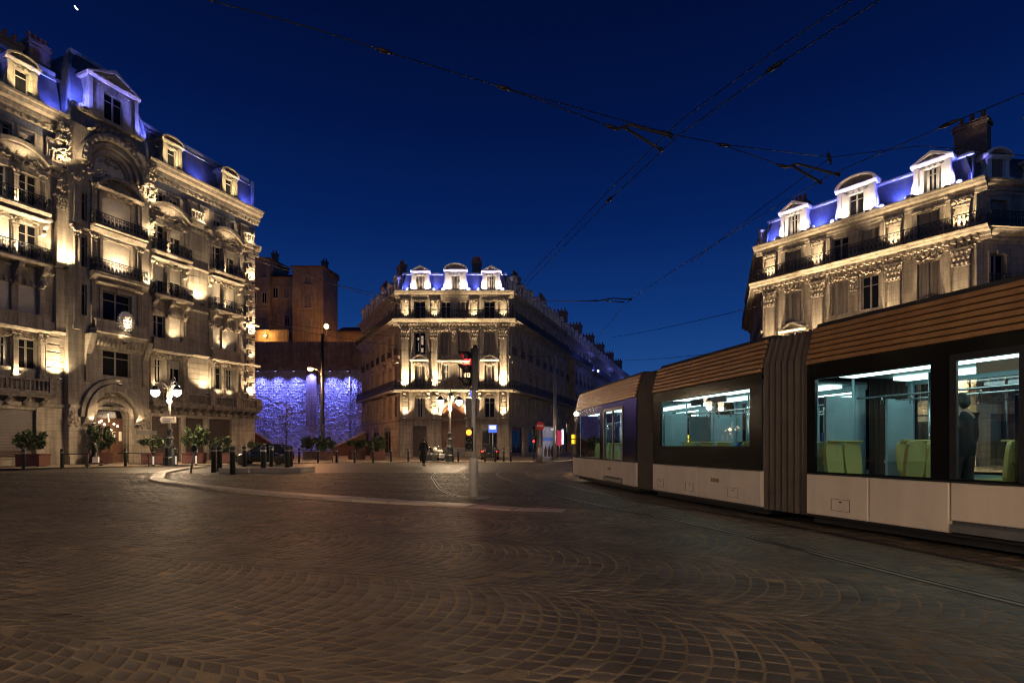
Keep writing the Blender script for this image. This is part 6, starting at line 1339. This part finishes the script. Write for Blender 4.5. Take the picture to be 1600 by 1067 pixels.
for s in (-1, 1): mk('tail_light', MB().ball((1.88, s * .62, .78), (.09, .12, .11), 8, 5), 'taill', bk); mk('wheel', MB().tube([(1.2, s * .62, .3), (1.2, s * .8, .3)], .3, 14), 'tyre', bk); mk('wheel', MB().tube([(-1.2, s * .62, .3), (-1.2, s * .8, .3)], .3, 14), 'tyre', bk)
# ------------------------------------------------------------------ people
def skinned(name, J, E_, root, m, parent, sub=1):
    ks = list(J); me = bpy.data.meshes.new(name); me.from_pydata([J[k][:3] for k in ks], [(ks.index(a), ks.index(b)) for a, b in E_], []); me.materials.append(M[m])
    o = ob(name, me, parent); md = o.modifiers.new('Skin', 'SKIN'); md.use_smooth_shade = True
    sv = me.skin_vertices[0].data
    for i, k in enumerate(ks):
        r = J[k][3]; sv[i].radius = r if isinstance(r, tuple) else (r, r); sv[i].use_root = (k == root)
    s = o.modifiers.new('Subdivision', 'SUBSURF'); s.levels = sub; s.render_levels = sub
    return o
def person(lab, pos, rot, stride=.28, swing=.18, h=1.75, coat=True, bag=False, scarf=False):
    """x forward, y left; built at 1.75 m"""
    t = thing('person', lab, 'person', pos, rot); k = h / 1.75; t.scale = (k, k, k)
    J = dict(pelvis=(0, 0, .93, .13), waist=(.01, 0, 1.08, .115), chest=(.02, 0, 1.27, (.15, .11)), neckb=(.02, 0, 1.44, .07), neck=(.03, 0, 1.50, .052), head=(.045, 0, 1.60, .078), crown=(.04, 0, 1.69, .075))
    E_ = [('pelvis', 'waist'), ('waist', 'chest'), ('chest', 'neckb'), ('neckb', 'neck'), ('neck', 'head'), ('head', 'crown')]
    C_ = dict(pelvis=(0, 0, .93, .16), waist=(.01, 0, 1.08, .145), chest=(.02, 0, 1.27, (.18, .14)), neckb=(.02, 0, 1.43, .095)); CE = [('pelvis', 'waist'), ('waist', 'chest'), ('chest', 'neckb')]
    for s, n in ((1, 'l'), (-1, 'r')):
        st = stride * s
        J['hip' + n] = (0, s * .09, .88, .088); J['knee' + n] = (st * .52 + .04, s * .085, .50, .058); J['ank' + n] = (st - (.06 if st < 0 else 0), s * .08, .10 + (.05 if st < 0 else 0), .04); J['toe' + n] = (st + .13, s * .09, .035, .034)
        E_ += [('pelvis', 'hip' + n), ('hip' + n, 'knee' + n), ('knee' + n, 'ank' + n), ('ank' + n, 'toe' + n)]
        C_['hip' + n] = (0, s * .09, .88, .115); C_['knee' + n] = (st * .52 + .04, s * .085, .50, .085); C_['ank' + n] = (st - (.06 if st < 0 else 0), s * .08, .13 + (.05 if st < 0 else 0), .068); CE += [('pelvis', 'hip' + n), ('hip' + n, 'knee' + n), ('knee' + n, 'ank' + n)]
        sw = -swing * s
        J['sh' + n] = (.02, s * .18, 1.40, .062); J['elb' + n] = (sw * .45, s * .235, 1.12, .043); J['wri' + n] = (sw + .06, s * .235, .87, .029); J['palm' + n] = (sw + .09, s * .235, .80, .034)
        E_ += [('neckb', 'sh' + n), ('sh' + n, 'elb' + n), ('elb' + n, 'wri' + n), ('wri' + n, 'palm' + n)]
        for q_, (dx, L) in enumerate(((-.03, .075), (-.01, .09), (.012, .085), (.032, .065))): J[f'f{q_}' + n] = (sw + .10 + dx, s * .232, .80 - L, .009); E_.append(('palm' + n, f'f{q_}' + n))
        J['th' + n] = (sw + .145, s * .215, .79, .010); E_.append(('wri' + n, 'th' + n))
        C_['sh' + n] = (.02, s * .18, 1.40, .085); C_['elb' + n] = (sw * .45, s * .235, 1.12, .064); C_['wri' + n] = (sw + .05, s * .235, .90, .05); CE += [('neckb', 'sh' + n), ('sh' + n, 'elb' + n), ('elb' + n, 'wri' + n)]
    body = skinned('body', J, E_, 'pelvis', 'skin', t, 1)
    skinned('clothes', C_, CE, 'pelvis', 'cloth', t, 1)
    fc = MB(); fc.ball((.135, 0, 1.60), (.022, .016, .026), 6, 5); [fc.ball((.04, s * .083, 1.60), (.022, .012, .032), 6, 5) for s in (-1, 1)]; fc.ball((.112, 0, 1.555), (.012, .028, .008), 6, 4); mk('face', fc, 'skin', t)
    ey = MB(); [ey.ball((.113, s * .032, 1.625), (.012, .014, .009), 6, 5) for s in (-1, 1)]; mk('eyes', ey, 'hair', t)
    hr = MB().ball((.02, 0, 1.655), (.105, .096, .105), 12, 8).ball((-.035, 0, 1.60), (.06, .085, .09), 10, 6); mk('hair', hr, 'hair' if not scarf else 'cloth', t)
    sh = MB()
    for s in (1, -1): st = stride * s; sh.ball((st + .06, s * .085, .045 + (.03 if st < 0 else 0)), (.145, .05, .05), 10, 6)
    mk('shoes', sh, 'blackplastic' if not bag else 'cloth2', t)
    if coat:
        pr = [(.0, .14, .0, 1.44), (.02, .215, .125, 1.38), (.02, .205, .15, 1.22), (.01, .185, .145, 1.06), (0, .215, .175, .88), (0, .225, .22, .6), (0, .235, .25, .30)]
        cm = MB(); n = 16; v_ = []; f_ = []
        for i, (cx, ry, rx, z) in enumerate(pr):
            for a in range(n): an = 2 * PI * a / n; w_ = 1 + (.04 * math.sin(5 * an) if z < .9 else 0); v_.append((cx + max(rx, .06) * w_ * math.cos(an), ry * w_ * math.sin(an), z))
        for i in range(len(pr) - 1):
            for a in range(n): f_.append((i * n + a, i * n + (a + 1) % n, (i + 1) * n + (a + 1) % n, (i + 1) * n + a))
        mk('long_coat', cm.add(v_, f_, 0, True), 'cloth2' if not scarf else 'cloth', t)
    if bag:
        sw = -swing; bg_ = MB(); bg_.plan([(sw - .08, .19), (sw + .28, .19), (sw + .26, .34), (sw - .06, .34)], .24, .60); bg_.tube([(sw, .24, .6), (sw + .09, .24, .74), (sw + .2, .24, .6)], .012, 5)
        b_ = thing('carrier_bag', 'white carrier bag held by the passer-by before the palace portal', 'bag', pos, rot); b_.scale = (k, k, k); mk('bag_body', bg_, 'bag', b_)
    return t
person('pedestrian in a long dark coat walking before the wedge building, left of the motorcycles', px(662, 728), R(70), .20, .12, 1.88)
person('passer-by in black long clothes with white bag before the palace portal', pd(149, 34.6, .05), R(200), .34, .2, 1.68, True, True, True)
pp = Vector((O3.x, O3.y, .42)) + Vector((e3_.x, e3_.y, 0)) * 4.75 + Vector((-r3.x, -r3.y, 0)) * -.1
person('standing passenger in dark clothes seen through the tram window', pp, R(100), .05, .03, 1.70, False)

# ------------------------------------------------------------------ overhead wires
def at(x, y, z): d = 850 * (z - 1.35) / (696 - y); return Vector(((x - 800) / 850 * d, d, z))
def sag(a, b, s=.1, n=10): return [a.lerp(b, i / n) - Vector((0, 0, 4 * s * (i / n) * (1 - i / n))) for i in range(n + 1)]
def wire(nm, lab, paths, r=.014, group='overhead tram wires', parts=()):
    mb = MB()
    for p in paths: mb.tube(p, r, 5)
    o = mk(nm, mb, 'wire'); o['label'] = lab; o['category'] = 'wire'; o['group'] = group
    for c, dv_, kind in parts:
        dv_ = Vector(dv_).normalized(); mk('insulator', MB().tube([c - dv_ * .13, c - dv_ * .08, c + dv_ * .08, c + dv_ * .13], .016, 8).tube([c - dv_ * .08, c + dv_ * .08], .03, 8), 'insul' if kind else 'wire', o)
    return o
def chain(pts): return catmull_w(pts)
def catmull_w(pts): return [Vector(p) for p in pts]
def ext(a, b, L): return b + (b - a).normalized() * L
w2 = [at(1375, 0, 6.), at(1210, 105, 6.), at(1060, 212, 6.), at(950, 315, 6.), at(822, 445, 6.)]
w2 = [ext(w2[1], w2[0], 12)] + w2 + [Vector((-1.0, 24, 6.)), Vector((-.5, 32, 6.))]
m2_ = [p + Vector((.06, .1, .28)) for p in w2]
wire('contact_wire', 'double overhead wire crossing the sky from top right down towards the wedge building', [w2, m2_], .0075, parts=[(at(1210, 105, 6.), w2[2] - w2[1], 0), (at(952, 312, 6.), w2[4] - w2[3], 0)])
w3 = [at(1600, 146, 6.1), at(1480, 195, 6.1), at(1300, 272, 6.1), at(1180, 342, 6.1), at(1080, 405, 6.1), at(985, 467, 6.1), at(940, 520, 6.1), at(895, 590, 6.1)]
wire('contact_wire', 'overhead wire above the tram running from the right edge down to the street row', [[ext(w3[1], w3[0], 10)] + w3], .0075, parts=[(at(1482, 194, 6.1), w3[2] - w3[1], 1)])
s1 = [at(325, 0, 7.), at(480, 42, 7.), at(600, 80, 7.), at(788, 138, 7.)]
a_ = at(788, 138, 7.)
up = [a_, at(900, 168, 7.), at(1050, 210, 7.), at(1130, 226, 7.), at(1300, 246, 7.), at(1440, 228, 7.2), Vector((24, 16, 9.))]
lo_ = [a_, at(880, 170, 6.8), at(958, 200, 6.6)]
wire('span_wire', 'forked span wire from the upper left over the crossing wires to the right', [[ext(s1[1], s1[0], 14)] + s1, up, lo_, [at(1130, 227, 7.), at(1225, 260, 6.5)], [at(1297, 247, 7.), at(1200, 318, 6.5), at(1080, 410, 6.3)]], .008,
     parts=[(at(600, 80, 7.), s1[3] - s1[2], 1), (a_, s1[3] - s1[2], 1), (at(956, 199, 6.61), lo_[2] - lo_[1], 1), (at(1042, 208, 7.), up[2] - up[1], 0), (at(1131, 227, 7.), up[4] - up[3], 1), (at(1224, 260, 6.5), Vector((1, .2, -.1)), 1), (at(1296, 247, 7.), Vector((.3, 0, -1)), 1)])
def steady(lab, pts):
    mb = MB(); [mb.tube(p, .022, 6) for p in pts]; o = mk('steady_arm', mb, 'arm'); o['label'] = lab; o['category'] = 'wire arm'; o['group'] = 'pull-off arms on the tram wires'; return o
st_ = steady('forked pull-off arm on the wire crossing in the sky centre', [[at(962, 203, 6.55), at(983, 195, 6.6), at(1048, 213, 6.1)], [at(975, 199, 6.58), at(1033, 234, 6.05)]]); mk('clip', MB().ball(at(1048, 213, 6.05), .04, 6, 5).ball(at(1033, 234, 6.03), .04, 6, 5), 'wire', st_)
st_ = steady('forked pull-off arm beside the right building left dormer', [[at(1230, 261, 6.45), at(1246, 256, 6.5), at(1310, 273, 6.15)], [at(1238, 259, 6.47), at(1282, 285, 6.12)]]); mk('clip', MB().ball(at(1310, 273, 6.12), .04, 6, 5).ball(at(1282, 285, 6.1), .04, 6, 5), 'wire', st_)
w4 = [at(805, 468, 7.), at(935, 470, 7.)]
st_ = steady('small pull-off arm above the street row near the tram roof', [[at(935, 470, 6.9), at(958, 466, 6.9), at(985, 468, 6.15)], [at(945, 470, 6.85), at(975, 472, 6.2)]]); mk('clip', MB().ball(at(985, 468, 6.12), .05, 6, 5), 'wire', st_)
wire('span_wire', 'horizontal span wire right of the wedge building', [sag(Vector((-.6, 61.8, 18.0)), w4[1], .1)], .02, parts=[(at(930, 470, 7.), (1, -.2, 0), 1)])
wire('span_wire', 'pair of thin wires from the palace corner to the wedge building roof', [sag(Vector((-25, 52.5, 19.8)), Vector((-12.4, 61.2, 17.2)), .3), sag(Vector((-25, 52.5, 19.3)), Vector((-12.6, 61.2, 17.9)), .3), sag(Vector((-12.2, 61.2, 17.1)), Vector((-.6, 61.2, 16.7)), .35)], .03)
wire('span_wire', 'thin wire low in the sky from the street row to the right building', [sag(pd(960, 105, pz(526, 105)) and Vector(pd(955, 105, pz(527, 105))), Vector((20.9, 46, pz(478, 46))), .25), sag(Vector(pd(975, 120, pz(563, 120))), Vector((20.9, 46.5, pz(545, 46.5))), .2)], .03)
wire('span_wire', 'thin wires in front of the upper town houses and wedge building flank', [sag(Vector(pd(400, 60, pz(502, 60))), Vector(pd(620, 60, pz(540, 60))), .25), sag(Vector(pd(400, 60, pz(497, 60))), Vector(pd(640, 60, pz(527, 60))), .3)], .025)
wire('span_wire', 'wire across the wedge building front at first floor height', [sag(Vector(pd(600, 58, pz(545, 58))), Vector(pd(890, 58, pz(557, 58))), .2)], .022)

mo = thing('moon', 'tiny bright sliver of moon in the upper left sky', 'moon', pd(119, 900, pz(13, 900)))
mk('lit_crescent', MB().tube([(-2.2, 0, 3.2), (-.8, 0, .4), (.9, 0, -1.4), (2.4, 0, -2.6)], 1.3, 8), 'moon', mo)
